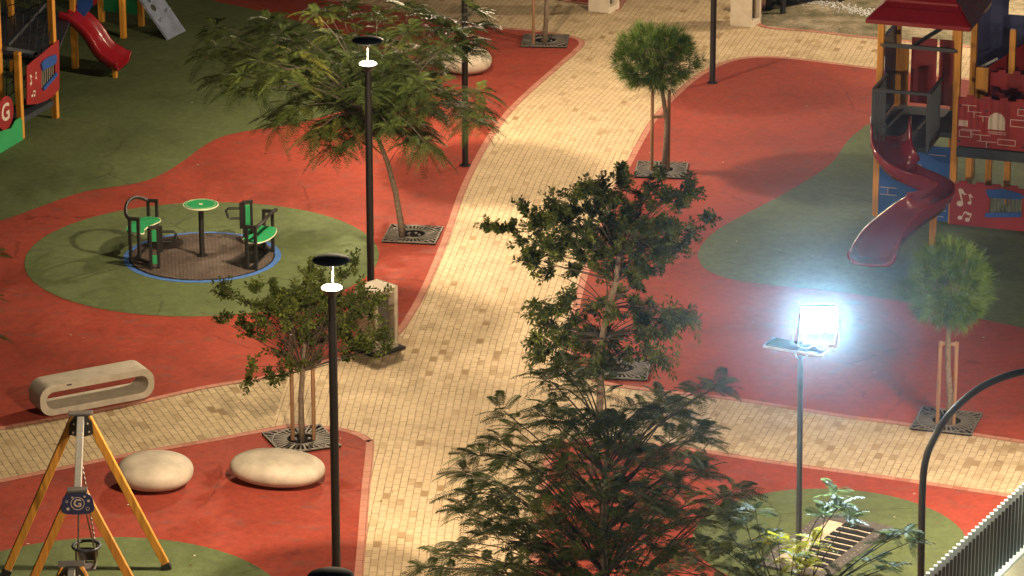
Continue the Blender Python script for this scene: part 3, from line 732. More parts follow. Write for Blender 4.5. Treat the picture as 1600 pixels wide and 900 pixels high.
# tall leafy tree in front of the round pine
b = G(926, 743); Y = b.y
t4 = thing('leafy_tree', b, 'tall bushy tree with small leaves on the path edge above the dark tree', 'tree')
tr, cr, bx_ = MB(), MB(), MB()
tp = [b, AY(931, 700, Y), AY(937, 640, Y), AY(939, 580, Y), AY(941, 530, Y), AY(950, 480, Y), AY(963, 440, Y), AY(966, 400, Y)]
tr.tube(tp, [0.06, 0.055, 0.05, 0.047, 0.044, 0.04, 0.034, 0.028], 9)
T4 = [(768, 356), (782, 362), (800, 366), (812, 372), (820, 335), (828, 350), (860, 338), (855, 358), (900, 312), (890, 330), (925, 305), (945, 300), (968, 278), (972, 292), (1005, 296), (1000, 315), (1040, 310), (1070, 298), (1076, 306), (1058, 318), (1092, 342), (1085, 360), (1068, 382), (1060, 400), (1015, 425), (985, 438), (930, 410), (880, 405), (840, 405), (850, 385), (905, 355), (950, 350),
      (1000, 360), (1035, 352), (960, 388), (1010, 390), (870, 372), (890, 385), (920, 335), (980, 330), (1030, 335), (1040, 375), (940, 375), (975, 415), (900, 425), (865, 420), (1020, 405), (985, 365), (930, 320), (955, 325), (870, 345), (845, 370), (835, 395), (915, 380), (950, 420), (1005, 340), (1045, 395), (875, 395), (990, 395), (965, 360), (925, 395), (1025, 420)]
for q in T4 + [(q[0] + rnd.gauss(0, 20), q[1] + rnd.gauss(0, 16)) for q in T4 if 830 < q[0] < 1060]:
    edge = q[0] < 830 or q[0] > 1060 or q[1] < 300
    c = AY(q[0] + rnd.gauss(0, 6), q[1] + rnd.gauss(0, 6), Y + (rnd.uniform(-0.3, 0.3) if edge else rnd.uniform(-0.85, 0.85)))
    limb(bx_, min(tp[3:], key=lambda a: abs(a.z + 0.25 - c.z)), c, 0.009, 0.003, 0.04)
    leaf_sprigs(cr, bx_, c, rnd.uniform(0.10, 0.15) * (0.85 if edge else 1), rnd.randint(170, 240), (0.05, 0.085), 0.25, False, (c - tp[-1]).normalized() * 0.8)
T4b = [(835, 473), (848, 488), (838, 525), (845, 555), (868, 478), (870, 510), (862, 540), (890, 470), (900, 495), (905, 530), (895, 560), (925, 480), (925, 515), (930, 545), (960, 490), (965, 525), (970, 550), (1000, 488), (1000, 515), (1010, 545), (1040, 487), (1035, 520), (1068, 487), (1072, 500), (1050, 505), (1030, 558), (990, 468), (940, 565), (880, 525), (1015, 470)]
for q in T4b + [(q[0] * 0.85 + 141 + rnd.gauss(0, 12), q[1] + rnd.gauss(0, 10)) for q in T4b]:
    c = AY(q[0], q[1], Y + rnd.uniform(-0.6, 0.6))
    limb(bx_, min(tp[2:], key=lambda a: abs(a.z + 0.1 - c.z)), c, 0.008, 0.003, 0.08)
    leaf_sprigs(cr, bx_, c, rnd.uniform(0.11, 0.17), rnd.randint(95, 140), (0.07, 0.12), 0.18, True, V((c.x - tp[4].x, c.y - tp[4].y, 0)).normalized())
tr.build('trunk', 'bark', t4, smooth=True); bx_.build('branches', 'bark_dark', t4); cr.build('crown', 'broad', t4)

# clipped round pines
def pine(b, label, c, rad, trunk_pts, tufts, seed, nl=(0.13, 0.20), lumps=()):
    rr = random.Random(seed)
    t = thing('round_pine', b, label, 'tree', 'clipped round pines on stakes')
    tr, cr = MB(), MB()
    tr.tube(trunk_pts, [0.05 - 0.02 * i / (len(trunk_pts) - 1) for i in range(len(trunk_pts))], 9)
    for i in range(tufts):
        u = V((rr.gauss(0, 1), rr.gauss(0, 1), rr.gauss(0, 1))).normalized()
        f = rr.uniform(0.72, 1.0) if rr.random() < 0.8 else rr.uniform(0.3, 0.75)
        nz = noise.noise(u * 2.2 + V((seed, 0, 0))) * 0.22 + noise.noise(u * 5 + V((seed, 3, 0))) * 0.12
        if noise.noise(u * 3.1 + V((0, seed, 5))) > 0.32 and f > 0.7: continue
        p = V(c) + V((u.x * rad[0], u.y * rad[1], u.z * rad[2])) * (f * (1 + nz))
        if u.z < -0.5: p.z += 0.25 * (-0.5 - u.z) * rad[2]
        if i % 9 == 0: limb(tr, trunk_pts[-1], p, 0.012, 0.004, 0.02, 4)
        dd = (u + V((0, 0, 0.35))).normalized(); tint = rr.random()
        for k in range(26):
            d = (dd + V((rr.gauss(0, .55), rr.gauss(0, .55), rr.gauss(0, .55)))).normalized(); L = rr.uniform(*nl)
            s_ = d.cross(V((rr.gauss(0, 1), rr.gauss(0, 1), rr.gauss(0, 1)))).normalized() * 0.0036
            q = p + d * 0.02
            cr.add([q - s_, q + s_, q + d * L + s_ * .2, q + d * L - s_ * .2], [(0, 1, 2, 3)]); cr.t.append(tint)
    tr.build('trunk', 'bark', t, smooth=True); cr.build('crown', 'needle', t)
    return t
b = G(1037, 270); Y = b.y
p3 = pine(b, 'round clipped pine with three thin stems in the pale grate beside the far lamp', AY(1025, 92, Y), (0.66, 0.66, 0.50), [b, AY(1040, 230, Y), AY(1042, 190, Y), AY(1036, 150, Y), AY(1030, 110, Y)], 640, 5)
stakes(p3, b, [(-0.20, 0.06), (0.08, 0.13)], 1.4, 0.95)
dup(p3, G(851, 71), 0.4, 'far pine at the top edge, only its stem and stakes showing above the grate')
b = G(1482, 668); Y = b.y
p8 = pine(b, 'round clipped pine on tall stakes behind the curved pole, near the castle slide', AY(1483, 448, Y), (0.52, 0.52, 0.60), [b, AY(1484, 620, Y), AY(1481, 570, Y), AY(1482, 520, Y), AY(1482, 470, Y)], 680, 9, (0.12, 0.19))
stakes(p8, b, [(-0.15, 0.05), (0.07, 0.02)], 1.25, 1.22)

# ------------------------------------------------------------------ swing
def text_mesh(txt, size, depth, name='letter'):
    cu = bpy.data.curves.new(name, 'FONT'); cu.body = txt; cu.size = size; cu.extrude = depth; cu.align_x = 'CENTER'; cu.align_y = 'CENTER'; cu.offset = size * 0.02
    ob = bpy.data.objects.new(name, cu); COL.objects.link(ob); dg = bpy.context.evaluated_depsgraph_get()
    me = bpy.data.meshes.new_from_object(ob.evaluated_get(dg)); bpy.data.objects.remove(ob); return me
def place_text(txt, size, c, X, Z_, mat, parent, depth=0.003, name='letter'):
    me = text_mesh(txt, size, depth); X = V(X).normalized(); Z_ = V(Z_).normalized(); Yv = Z_.cross(X)
    off = V(parent.location)
    mw = Matrix((X, Z_, X.cross(Z_))).transposed().to_4x4(); mw.translation = V(c) - off
    me.transform(mw); me.materials.clear(); me.materials.append(M[mat]); me.name = name
    o = bpy.data.objects.new(name, me); COL.objects.link(o); o.parent = parent; return o
def ring_disc(mb, c, X, Z_, r0, r1, th, n=24):
    nrm = V(X).cross(V(Z_)); P = lambda r: [V(c) + V(X) * (r * math.cos(2 * math.pi * i / n)) + V(Z_) * (r * math.sin(2 * math.pi * i / n)) for i in range(n)]
    mb.prism([P(r1), P(r0)] if r0 > 0 else [P(r1)], nrm, th)

SA, SB = G(12, 897), G(266, 893)
sm_ = (SA + SB) / 2; SH = AY(126, 652, sm_.y).z
far_ap = AY(126, 652, sm_.y); near_ap = G(121, 772, SH)
def make_swing():
    t = thing('swing_set', (sm_.x, sm_.y, 0), 'yellow legged swing with a navy badge plate and a cradle seat on chains', 'swing')
    d = (near_ap - far_ap); L = d.length; d.normalize(); s = V((-d.y, d.x, 0)); s = s if s.x > 0 else -s
    u = V((0, 0, 1)); half = (SB - SA).length / 2
    for k, ap in enumerate((far_ap, near_ap)):
        for sg in (-1, 1):
            foot = V((ap.x, ap.y, 0)) + s * (half * sg); top = ap + s * (0.075 * sg) + u * 0.02
            MB().beam(foot + u * 0.02 + (top - foot) * 0.03, top, 0.095, 0.095, d).build('leg', 'wood', t, bevel=0.008)
            mb = MB(); mb.beam(foot + u * 0.013, foot + (top - foot) * 0.045, 0.11, 0.11, d); mb.build('foot_bracket', 'black', t, bevel=0.006)
        dd = -d if k == 0 else d
        q = ap + d * 0.062
        if k == 0:
            pl = [(-0.15, -0.20), (-0.05, -0.23), (0.05, -0.23), (0.15, -0.20), (0.14, -0.05), (0.07, 0.05), (-0.07, 0.05), (-0.14, -0.05)]
            MB().prism([[q + s * x + u * z for x, z in pl]], d, 0.014).build('bracket', 'black', t, bevel=0.003)
            for x, z in ((-0.10, -0.17), (0.10, -0.17), (-0.085, -0.06), (0.085, -0.06)):
                bo = MB(); ring_disc(bo, q + d * 0.012 + s * x + u * z, s, u, 0, 0.012, 0.012, 10); bo.build('bolt', 'steel', t)
            MB().box(ap + u * 0.055, (0.30, 0.12, 0.03), (s, d, u)).build('top_cap', 'panel_grey', t, bevel=0.005)
        else:
            pl = []
            for i in range(28):
                a = 2 * math.pi * i / 28; c_, s_ = math.cos(a), math.sin(a)
                x = 0.20 * math.copysign(abs(c_) ** 0.55, c_); z = 0.135 * math.copysign(abs(s_) ** 0.55, s_)
                pl.append((x * (1 - 0.22 * (z + 0.135) / 0.27 * 1.0 + 0.05), z - 0.09))
            bd = MB(); q2 = ap + d * 0.075
            bd.prism([[q2 + s * x + u * z for x, z in pl]], d, 0.018); badge = bd.build('badge_plate', 'navy', t, bevel=0.004)
            f = q2 + d * 0.012
            c0 = f + u * -0.085; mk = MB(); ring_disc(mk, c0, s, u, 0.074, 0.082, 0.004, 28)
            for x, z, r in ((-0.115, -0.15, 0.018), (0.128, -0.055, 0.016), (-0.06, -0.005, 0.012), (0.085, 0.0, 0.013)): ring_disc(mk, f + s * x + u * z, s, u, 0, r, 0.004, 14)
            for x, z, r in ((0.115, -0.155, 0.022), (-0.125, -0.055, 0.015)): ring_disc(mk, f + s * x + u * z, s, u, r - 0.005, r, 0.004, 14)
            mk.build('printed_circles', 'print', badge)
            lt_ = place_text('G', 0.135, c0 + d * 0.001, s, u, 'print', t, 0.002); lt_.name = 'letter'
            MB().box(ap + u * 0.055, (0.24, 0.12, 0.03), (s, d, u)).build('top_cap', 'panel_grey', t, bevel=0.005)
    MB().beam(far_ap + u * -0.02 + d * 0.03, near_ap + u * -0.02 - d * 0.02, 0.085, 0.11).build('beam', 'steel', t, bevel=0.006)
    # cradle seat
    mid_ = far_ap.lerp(near_ap, 0.55); sc0 = AY(131, 853, mid_.y); sc0.x = mid_.x + 0.05; rz = sc0.z
    ring = [sc0 + V((0.165 * math.cos(a), 0.165 * math.sin(a), 0)) for a in [2 * math.pi * i / 28 for i in range(28)]]
    seat = MB().tube(ring, 0.021, 8, True).build('seat_ring', 'slate', t, smooth=True)
    st = MB()
    for a in (45, 135, 225, 315):
        p = sc0 + V((0.16 * math.cos(R(a)), 0.16 * math.sin(R(a)), 0)); q = sc0 + V((0.12 * math.cos(R(a)), 0.12 * math.sin(R(a)), -0.24))
        st.tube([p, p + V((0, 0, -0.15)), q, sc0 + V((0, 0, -0.26)) + (q - sc0) * 0.2], 0.017, 6)
    st.build('straps', 'bronze', seat)
    MB().box(sc0 + V((0, 0, -0.265)), (0.22, 0.24, 0.035)).box(sc0 + V((0.0, 0.13, -0.16)), (0.20, 0.03, 0.17)).build('cradle', 'seat_rubber', seat, bevel=0.012)
    for tq, off in ((0.36, 0.0), (0.74, 0.0)):
        topc = far_ap.lerp(near_ap, tq) + u * -0.07
        sd = -1 if tq < 0.5 else 1
        for sx in (-1, 1):
            e = sc0 + d * (0.13 * sd) + s * (0.10 * sx)
            mb = MB(); n = 46; pts = []; rr = []
            for i in range(n + 1):
                f = i / n; p = topc.lerp(e, max(0, (f - 0.25) / 0.75) * 0.75 + f * 0.25 if f > 0.25 else f * 0.25)
                pts.append(p); rr.append(0.014 if i % 2 else 0.006)
            mb.tube(pts, rr, 5); mb.build('chain', 'chain', t)
    return t
sw = make_swing()
ap2 = G(112, 888, SH)
sh = ap2 - far_ap
dup(sw, V((sm_.x + sh.x, sm_.y + sh.y, 0)), 0, 'nearest swing, only its yellow topped bracket showing at the bottom edge').__setitem__('group', 'yellow legged swings')
sw['group'] = 'yellow legged swings'

# ------------------------------------------------------------------ carousel
car = thing('carousel', CC, 'sit on carousel with two green seats round a green table inside a blue ring', 'carousel')
tag(sheet('rubber_ring', [CC + V((math.cos(2 * math.pi * i / 64) * 1.23, math.sin(2 * math.pi * i / 64) * 1.23, 0)) for i in range(64)], 0.0165, 'ringblue'))
MB().lathe([(1.135, 0.018), (1.135, 0.0195)], CC, 64).build('gap', 'pit', car)
MB().lathe([(1.115, 0.019), (1.115, 0.032)], CC, 64).build('platform', 'tread', car)
zf = 0.032
MB().lathe([(0.085, zf), (0.085, zf + 0.012), (0.042, zf + 0.014), (0.042, 0.86)], CC, 20).build('table_post', 'frame', car)
td = MB().lathe([(0.04, 0.855), (0.275, 0.858), (0.28, 0.868), (0.275, 0.878)], CC, 48).build('table_top', 'greenedge', car)
mk = MB().lathe([(0.262, 0.8785), (0.262, 0.8805)], CC, 48); mk.build('table_face', 'greenboard', td)
mk = MB(); X_, Z_ = V((1, 0, 0)), V((0, 1, 0))
ring_disc(mk, CC + V((0, 0, 0.882)), X_, Z_, 0.225, 0.233, 0.002, 40); ring_disc(mk, CC + V((0, 0, 0.882)), X_, Z_, 0, 0.035, 0.003, 20)
mk.build('table_marks', 'greenedge', td)
for base_a in (0, math.pi):
    def loc(r, tt, z, a=base_a):                 # r outward along the left seat's radius, tt along the tangent towards the back
        o = R(166) + a; er = V((math.cos(o), math.sin(o), 0)); et = V((er.y, -er.x, 0)); return CC + er * r + et * tt + V((0, 0, z))
    # posts: near pair and far pair
    hz = 0.70
    st = MB()
    near, far = -0.44, 0.44
    posts = [(1.02, near), (0.88, near), (1.02, far), (0.88, far)]
    seat_t = car
    for r, tt in posts:
        MB().beam(loc(r, tt, zf), loc(r, tt, hz if tt < 0 else hz + 0.02), 0.05, 0.05, loc(1, 0, 0) - loc(0, 0, 0)).build('seat_post', 'frame', car, bevel=0.008)
    mb = MB(); mb.beam(loc(1.045, near, hz), loc(0.855, near, hz), 0.05, 0.045); mb.beam(loc(1.045, far, hz + 0.02), loc(0.855, far, hz + 0.02), 0.05, 0.045)
    arc = [loc(1.03, near, hz), loc(1.10, near * 0.85, hz + 0.05), loc(1.16, near * 0.4, hz + 0.12), loc(1.17, 0, hz + 0.15), loc(1.15, far * 0.5, hz + 0.13), loc(1.10, far * 0.85, hz + 0.07), loc(1.03, far, hz + 0.02)]
    mb.tube(smooth_line(arc, 5), 0.028, 8)
    mb.build('back_hoop', 'frame', car)
    MB().beam(loc(1.02, near, 0.42), loc(1.02, far, 0.42), 0.04, 0.04).beam(loc(0.88, near, 0.05), loc(1.02, near, 0.05), 0.04, 0.035).beam(loc(0.88, far, 0.05), loc(1.02, far, 0.05), 0.04, 0.035).beam(loc(0.95, near, 0.05), loc(0.95, far, 0.05), 0.04, 0.03).beam(loc(0.88, near, 0.05), loc(0.66, near * 1.3, 0.05), 0.04, 0.03).build('seat_rails', 'frame', car)
    # seat plate: convex outer edge, concave inner edge, one wing wide
    pts = [(1.02, -0.41), (1.12, -0.34), (1.17, -0.15), (1.18, 0.05), (1.14, 0.26), (1.04, 0.40), (0.90, 0.42), (0.80, 0.36), (0.76, 0.26), (0.80, 0.10), (0.85, -0.05), (0.86, -0.22), (0.82, -0.33), (0.84, -0.41)]
    o_ = smooth_line([loc(r, tt, 0) for r, tt in pts], 4, True)
    pl = MB().prism([[p + V((0, 0, 0.452)) for p in o_]], (0, 0, 1), 0.018).build('seat', 'greenedge', car)
    c_ = loc(0.97, 0, 0)
    MB().prism([[c_ + (p - c_) * 0.965 + V((0, 0, 0.4635)) for p in o_]], (0, 0, 1), 0.004).build('seat_face', 'greenboard', pl)
    # handle panel at a quarter turn
    def hp(x, y, z, a=base_a):
        bx_, by_ = -0.68, -0.63; ca, sa = math.cos(a), math.sin(a)
        px_, py_ = bx_ + x, by_ + y; return CC + V((px_ * ca - py_ * sa, px_ * sa + py_ * ca, z))
    ex = hp(1, 0, 0) - hp(0, 0, 0)
    for x in (-0.055, 0.055):
        MB().beam(hp(x, 0.0 + x * 0.5, zf), hp(x, 0.0 + x * 0.5, 0.70), 0.045, 0.05, ex).build('panel_post', 'frame', car, bevel=0.006)
    MB().beam(hp(-0.075, -0.04, 0.71), hp(0.075, 0.04, 0.71), 0.045, 0.05).build('panel_cap', 'frame', car, bevel=0.006)
    for z0, z1 in ((0.11, 0.25), (0.47, 0.66)) if base_a == 0 else ((0.11, 0.66),):
        MB().box(hp(0, 0.012, (z0 + z1) / 2), (0.075, 0.018, z1 - z0), (ex, ex.cross(V((0, 0, -1))), V((0, 0, 1)))).build('green_panel', 'greenboard', car, bevel=0.004)
    hl = [hp(0.09, 0.05, 0.62), hp(0.30, 0.06, 0.62), hp(0.335, 0.06, 0.585), hp(0.305, 0.06, 0.475), hp(0.27, 0.06, 0.455), hp(0.09, 0.05, 0.455)]
    MB().tube(hl, 0.021, 8).box(hp(0.10, 0.05, 0.50), (0.05, 0.05, 0.42), (ex, ex.cross(V((0, 0, -1))), V((0, 0, 1)))).build('handle', 'frame', car)

# ------------------------------------------------------------------ floodlight on a pole with its solar panel
fb = G(1245, 1130); fY = fb.y
fl = thing('floodlight', fb, 'lit blue white floodlight with solar panel on a slim grey pole', 'floodlight')
ft = AY(1251, 556, fY)
MB().tube([fb, fb + V((0, 0, 0.02)), ft], [0.034, 0.034, 0.032], 12).build('pole', 'flood_pole', fl)
MB().tube([ft + V((-0.07, 0, 0.07)), ft + V((-0.05, 0, -0.01)), ft + V((0, 0, -0.04)), ft + V((0.07, 0, 0.0)), ft + V((0.10, 0, 0.06))], 0.012, 6).build('clamp', 'alu', fl)
# panel plane: left far corner, left near, right near
pn = [AY(1192, 541, fY), AY(1285, 557, fY - 0.22), AY(1302, 545, fY + 0.02), AY(1216, 519, fY + 0.30)]
nn = (pn[1] - pn[0]).cross(pn[3] - pn[0]).normalized()
pn[3] = pn[0] + (pn[2] - pn[1])
sp = MB().prism([pn], nn, 0.03).build('solar_panel', 'alu', fl, bevel=0.003)
cc_ = sum(pn, V()) / 4
MB().prism([[cc_ + (p - cc_) * 0.93 + nn * 0.017 for p in pn]], nn, 0.005).build('solar_cells', 'solar', sp)
hc = AY(1280, 499, fY - 0.05); hd = V((-0.05, -0.99, 0.10)).normalized()
hx = hd.cross(V((0, 0, 1))).normalized(); hz_ = hx.cross(hd).normalized()
hb = MB().box(hc - hd * 0.03, (0.42, 0.09, 0.31), (hx, hd, hz_)).build('lamp_housing', 'alu', fl, bevel=0.015)
MB().box(hc + hd * 0.018, (0.385, 0.008, 0.275), (hx, hd, hz_)).build('lit_glass', 'floodglow', hb, bevel=0.003)
yk = MB(); lo_ = hc + V((0, 0.02, -0.36))
yk.tube([hc - hx * 0.225 - hd * 0.03, lo_ - hx * 0.225 + V((0, 0, 0.04)), lo_ - hx * 0.20, lo_ + hx * 0.20, lo_ + hx * 0.225 + V((0, 0, 0.05)), hc + hx * 0.225 - hd * 0.03], 0.011, 6).build('yoke', 'alu', fl)
MB().box(hc + V((0, 0.03, -0.24)) - hd * 0.03, (0.34, 0.07, 0.13), (hx, hd, hz_)).build('control_box', 'alu', fl, bevel=0.01)
w_ = MB(); w_.tube(smooth_line([hc + hx * -0.10 + V((0, -.05, -0.25)), hc + hx * -0.03 + V((0, -.08, -0.33)), hc + hx * 0.05 + V((0, -.06, -0.29)), hc + hx * 0.14 + V((0, -.05, -0.33)), hc + hx * 0.27 + V((0, -.03, -0.28)), hc + hx * 0.29 + V((0, -.03, -0.17))], 4), 0.006, 5); w_.build('cable', 'alu', fl)
fd = bpy.data.lights.new('flood_beam', 'AREA'); fd.shape = 'RECTANGLE'; fd.size = 0.38; fd.size_y = 0.27; fd.energy = 1000; fd.color = (0.60, 0.83, 1.0); fd.spread = R(72)
fo = bpy.data.objects.new('flood_beam', fd); COL.objects.link(fo); fo.parent = fl
mw = Matrix((hx, hz_, -hd)).transposed().to_4x4(); mw.translation = hc + hd * 0.03 - fb; fo.matrix_local = mw

# ------------------------------------------------------------------ curved pole
cY = 39.0
cpx = [(1439, 900), (1440, 830), (1441, 775), (1445, 725), (1459, 685), (1483, 648), (1517, 616), (1553, 595), (1598, 581), (1650, 577), (1720, 583)]
cp = [AY(x, y, cY) for x, y in cpx]; cb = V((cp[0].x, cY, 0))
cpo = thing('curved_pole', cb, 'tall bronze lamp pole curving over to the right in front of the round pine', 'lamp pole')
MB().tube([cb, cb + V((0, 0, 1.0))] + smooth_line(cp, 5), 0.040, 14).build('pole', 'bronze', cpo, smooth=True)
MB().lathe([(0.11, 0), (0.11, 0.02), (0.06, 0.03), (0.06, 0.25)], cb, 16).build('base', 'bronze', cpo)
MB().box(cp[-1] + V((0.2, 0, -0.03)), (0.5, 0.16, 0.07)).build('lamp_head', 'bronze', cpo, bevel=0.02)

# ------------------------------------------------------------------ slatted fence
fA, fB_ = G(1445, 1012), G(1600, 862)
fv = (fB_ - fA); nS = 27; stp = fv / nS
fdir = fv.normalized(); fn = V((fdir.y, -fdir.x, 0))
fnc = thing('slatted_fence', fA, 'pale vertical slat fence running off the lower right corner', 'fence')
sl = MB(); fh = (AY(1600, 751, fB_.y).z)
s0 = -3; sN = nS + 14
blade = (fdir * 0.6 + V((1, -0.1, 0))).normalized()
fe, fc = MB(), MB(); fx = (V((1, 0, 0)), V((0, 1, 0)), V((0, 0, 1)))
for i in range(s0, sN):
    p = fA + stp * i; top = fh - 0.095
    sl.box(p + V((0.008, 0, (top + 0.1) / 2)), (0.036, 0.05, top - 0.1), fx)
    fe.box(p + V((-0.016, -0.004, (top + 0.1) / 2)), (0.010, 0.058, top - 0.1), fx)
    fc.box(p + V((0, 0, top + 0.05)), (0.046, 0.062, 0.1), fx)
sl.build('slats', 'fence_shaded', fnc); fe.build('lit_slat_edges', 'fence', fnc); fc.build('lit_slat_tops', 'fence', fnc, bevel=0.003)  # light on tops and edges is put in as pale pieces, shade as dark bodies
MB().beam(fA + stp * s0 + V((0, 0.05, fh * 0.5)), fA + stp * sN + V((0, 0.05, fh * 0.5)), 0.03, 0.05).beam(fA + stp * s0 + V((0, 0.05, 0.06)), fA + stp * sN + V((0, 0.05, 0.06)), 0.03, 0.05).build('rails', 'fence_shaded', fnc)
wq = fn * 0.16
MB().prism([[fA + stp * s0 - wq * .6 + V((0, 0, 0.0)), fA + stp * sN - wq * .6, fA + stp * sN + wq * .55, fA + stp * s0 + wq * .55]], (0, 0, 1), 0.20).build('ledge', 'fence', fnc)
MB().prism([[fA + stp * s0 + wq * .57, fA + stp * sN + wq * .57, fA + stp * sN + wq * 6, fA + stp * s0 + wq * 6]], (0, 0, 1), 0.12).build('plinth', 'plinth', fnc)

# ------------------------------------------------------------------ ground piano
pq = [G(1288, 804), G(1400, 824), G(1312, 906), G(1178, 884)]
pO = pq[3]; pX = (pq[0] - pq[3]); pLx = pX.length; pX.normalize(); pYv = V((pX.y, -pX.x, 0)); pLy = (pq[1] - pq[0]).dot(pYv) * 1.02
pia = thing('floor_piano', pO, 'floor piano with black keys in a grey frame set in the green circle', 'floor piano')
def PQ(a, b, z): return pO + pX * (a * pLx) + pYv * (b * pLy) + V((0, 0, z))
pax = (pX, pYv, V((0, 0, 1)))
fr = 0.13
MB().prism([[PQ(0, 0, .03), PQ(1, 0, .03), PQ(1, 1, .03), PQ(0, 1, .03)], [PQ(fr * .8, fr * 1.3, .03), PQ(1 - fr * .8, fr * 1.3, .03), PQ(1 - fr * .8, 1 - fr * 1.3, .03), PQ(fr * .8, 1 - fr * 1.3, .03)]], (0, 0, 1), 0.03).build('frame', 'panel_grey', pia)
bo = MB()
for i in range(20): bo.lathe([(0.012, 0.046), (0.010, 0.052)], PQ((i + .5) / 20, .06, 0), 8); bo.lathe([(0.012, 0.046), (0.010, 0.052)], PQ((i + .5) / 20, .94, 0), 8)
bo.build('studs', 'steel', pia)
MB().prism([[PQ(fr * .8, fr * 1.3, .025), PQ(1 - fr * .8, fr * 1.3, .025), PQ(1 - fr * .8, 1 - fr * 1.3, .025), PQ(fr * .8, 1 - fr * 1.3, .025)]], (0, 0, 1), 0.02).build('keyboard', 'concrete', pia)
for i in range(9):
    a = fr * .8 + (1 - 1.6 * fr) * (i + 0.6) / 9.2
    MB().prism([[PQ(a, .40, .045), PQ(a + 0.048, .40, .045), PQ(a + 0.048, .83, .045), PQ(a, .83, .045)]], (0, 0, 1), 0.02).build('black_key', 'black', pia, bevel=0.003)

# ------------------------------------------------------------------ left play tower
def up_panel(name, mat, px, A, B, th, parent, holes=(), lift=0.0, bevel=0.003):
    n = V((B.y - A.y, A.x - B.x, 0)).normalized()
    if n.y > 0: n = -n
    loops = [[VP(x, y, A, B) + n * lift for x, y in px]] + [[VP(x, y, A, B) + n * lift for x, y in h] for h in holes]
    return MB().prism(loops, n, th).build(name, mat, parent, bevel=bevel)
def note(px, py, s, A, B, parent, lift, double=False, sk=0.0):
    """music note printed on a board; px, py are the head's middle, s its size"""
    n = V((B.y - A.y, A.x - B.x, 0)).normalized()
    if n.y > 0: n = -n
    ux_ = (B - A).normalized(); ux_ = ux_ if ux_.x > 0 else -ux_
    c = VP(px, py, A, B) + n * lift; u = V((0, 0, 1)); mb = MB()
    P = lambda L: [c + ux_ * (x * s) + u * (z * s) for x, z in L]
    def disc(x, z): return P([(x + 0.5 * math.cos(a), z + 0.45 * math.sin(a)) for a in [2 * math.pi * i / 16 for i in range(16)]])
    if not double:
        mb.prism([disc(0, 0)], n, 0.004); mb.prism([P([(0.30, 0.15), (0.48, 0.15), (0.0, 2.2), (-0.35, 2.2)])], n, 0.003)
        mb.prism([P([(-0.35, 2.2), (-0.1, 2.45), (0.35, 2.3), (0.6, 1.75), (1.0, 1.55), (0.6, 1.45), (0.2, 1.7), (-0.1, 1.6)])], n, 0.0045)
    else:
        mb.prism([disc(0, 0)], n, 0.004); mb.prism([disc(1.6, -0.3)], n, 0.004)
        mb.prism([P([(0.32, 0.1), (0.48, 0.1), (1.05, 1.3), (0.85, 1.4)])], n, 0.003); mb.prism([P([(1.9, -0.2), (2.06, -0.2), (2.5, 0.95), (2.3, 1.0)])], n, 0.003)
        mb.prism([P([(0.8, 1.45), (1.3, 1.5), (2.6, 1.1), (2.45, 0.75), (1.7, 0.75), (1.1, 1.15)])], n, 0.0045)
    return mb.build('music_note', 'print', parent)
P1, P2 = G(33, 217), G(87, 185)
P5 = G(118, 107); P4 = G(21, 112)
lt_ = thing('play_tower', P1, 'play tower with a dark rope net, red music panel and red slide in the shade', 'play tower')
pdir = (P2 - P1).normalized(); prp = V((pdir.y, -pdir.x, 0)); pa = (pdir, prp, V((0, 0, 1)))
def post(p, h, parent, ax, w=0.105, z0=0.0):
    return MB().box(V(p) + V((0, 0, z0 + (h - z0) / 2)) - V((0, 0, 0)), (w, w, h - z0), ax).build('post', 'wood', parent, bevel=0.008)
post(P1, 1.55, lt_, pa); post(P2, 3.2, lt_, pa); post(P5, 3.2, lt_, pa); post(P4, 3.0, lt_, pa)
P3 = G(3, 208); post(P3, 3.2, lt_, pa)
P6 = G(165, 168 - 60); 
fr_n = -prp if prp.y > 0 else prp
board = up_panel('music_board', 'redboard', [(36, 103), (46, 94), (60, 83), (74, 71), (86, 61), (87, 100), (87, 138), (78, 149), (66, 157), (52, 162), (36, 163)], P1, P2, 0.02, lt_, lift=0.065,
                 holes=[[(58, 102), (80, 91), (80, 114), (59, 139)]])
up_panel('chime_hood', 'blueboard', [(57, 99), (60, 94), (70, 87), (80, 84), (81, 94), (79, 99), (59, 110)], P1, P2, 0.025, lt_, lift=0.09)
up_panel('chime_sill', 'blueboard', [(60, 136), (81, 112), (82, 117), (61, 141)], P1, P2, 0.03, lt_, lift=0.09)
ch = MB()
for i in range(7):
    x = 60.5 + i * 2.9; ch.tube([VP(x, 106 - i * 1.5, P1, P2) + fr_n * 0.06, VP(x, 137 - i * 3.4, P1, P2) + fr_n * 0.06], 0.008, 6)
ch.build('chimes', 'steel', lt_)
note(42.0, 130, 0.066, P1, P2, board, 0.078); note(50, 121, 0.045, P1, P2, board, 0.078); note(44, 149, 0.052, P1, P2, board, 0.078, True)
# lower green board and G disc on the same face, further left
P0 = P1 - pdir * 1.4
up_panel('green_board', 'greenboard', [(-30, 214), (0, 203), (12, 200), (18, 188), (25, 183), (29, 187), (30, 219), (0, 239), (-30, 258)], P0, P1, 0.02, lt_, lift=0.065)
dc = VP(3, 176, P0, P1) + fr_n * 0.06
dk = MB(); ring_disc(dk, dc, pdir, V((0, 0, 1)), 0, 0.29, 0.02, 32); dsk = dk.build('letter_disc', 'redboard', lt_)
place_text('G', 0.42, dc + fr_n * 0.012, pdir, V((0, 0, 1)), 'print', lt_, 0.002)
post(P0, 1.3, lt_, pa)
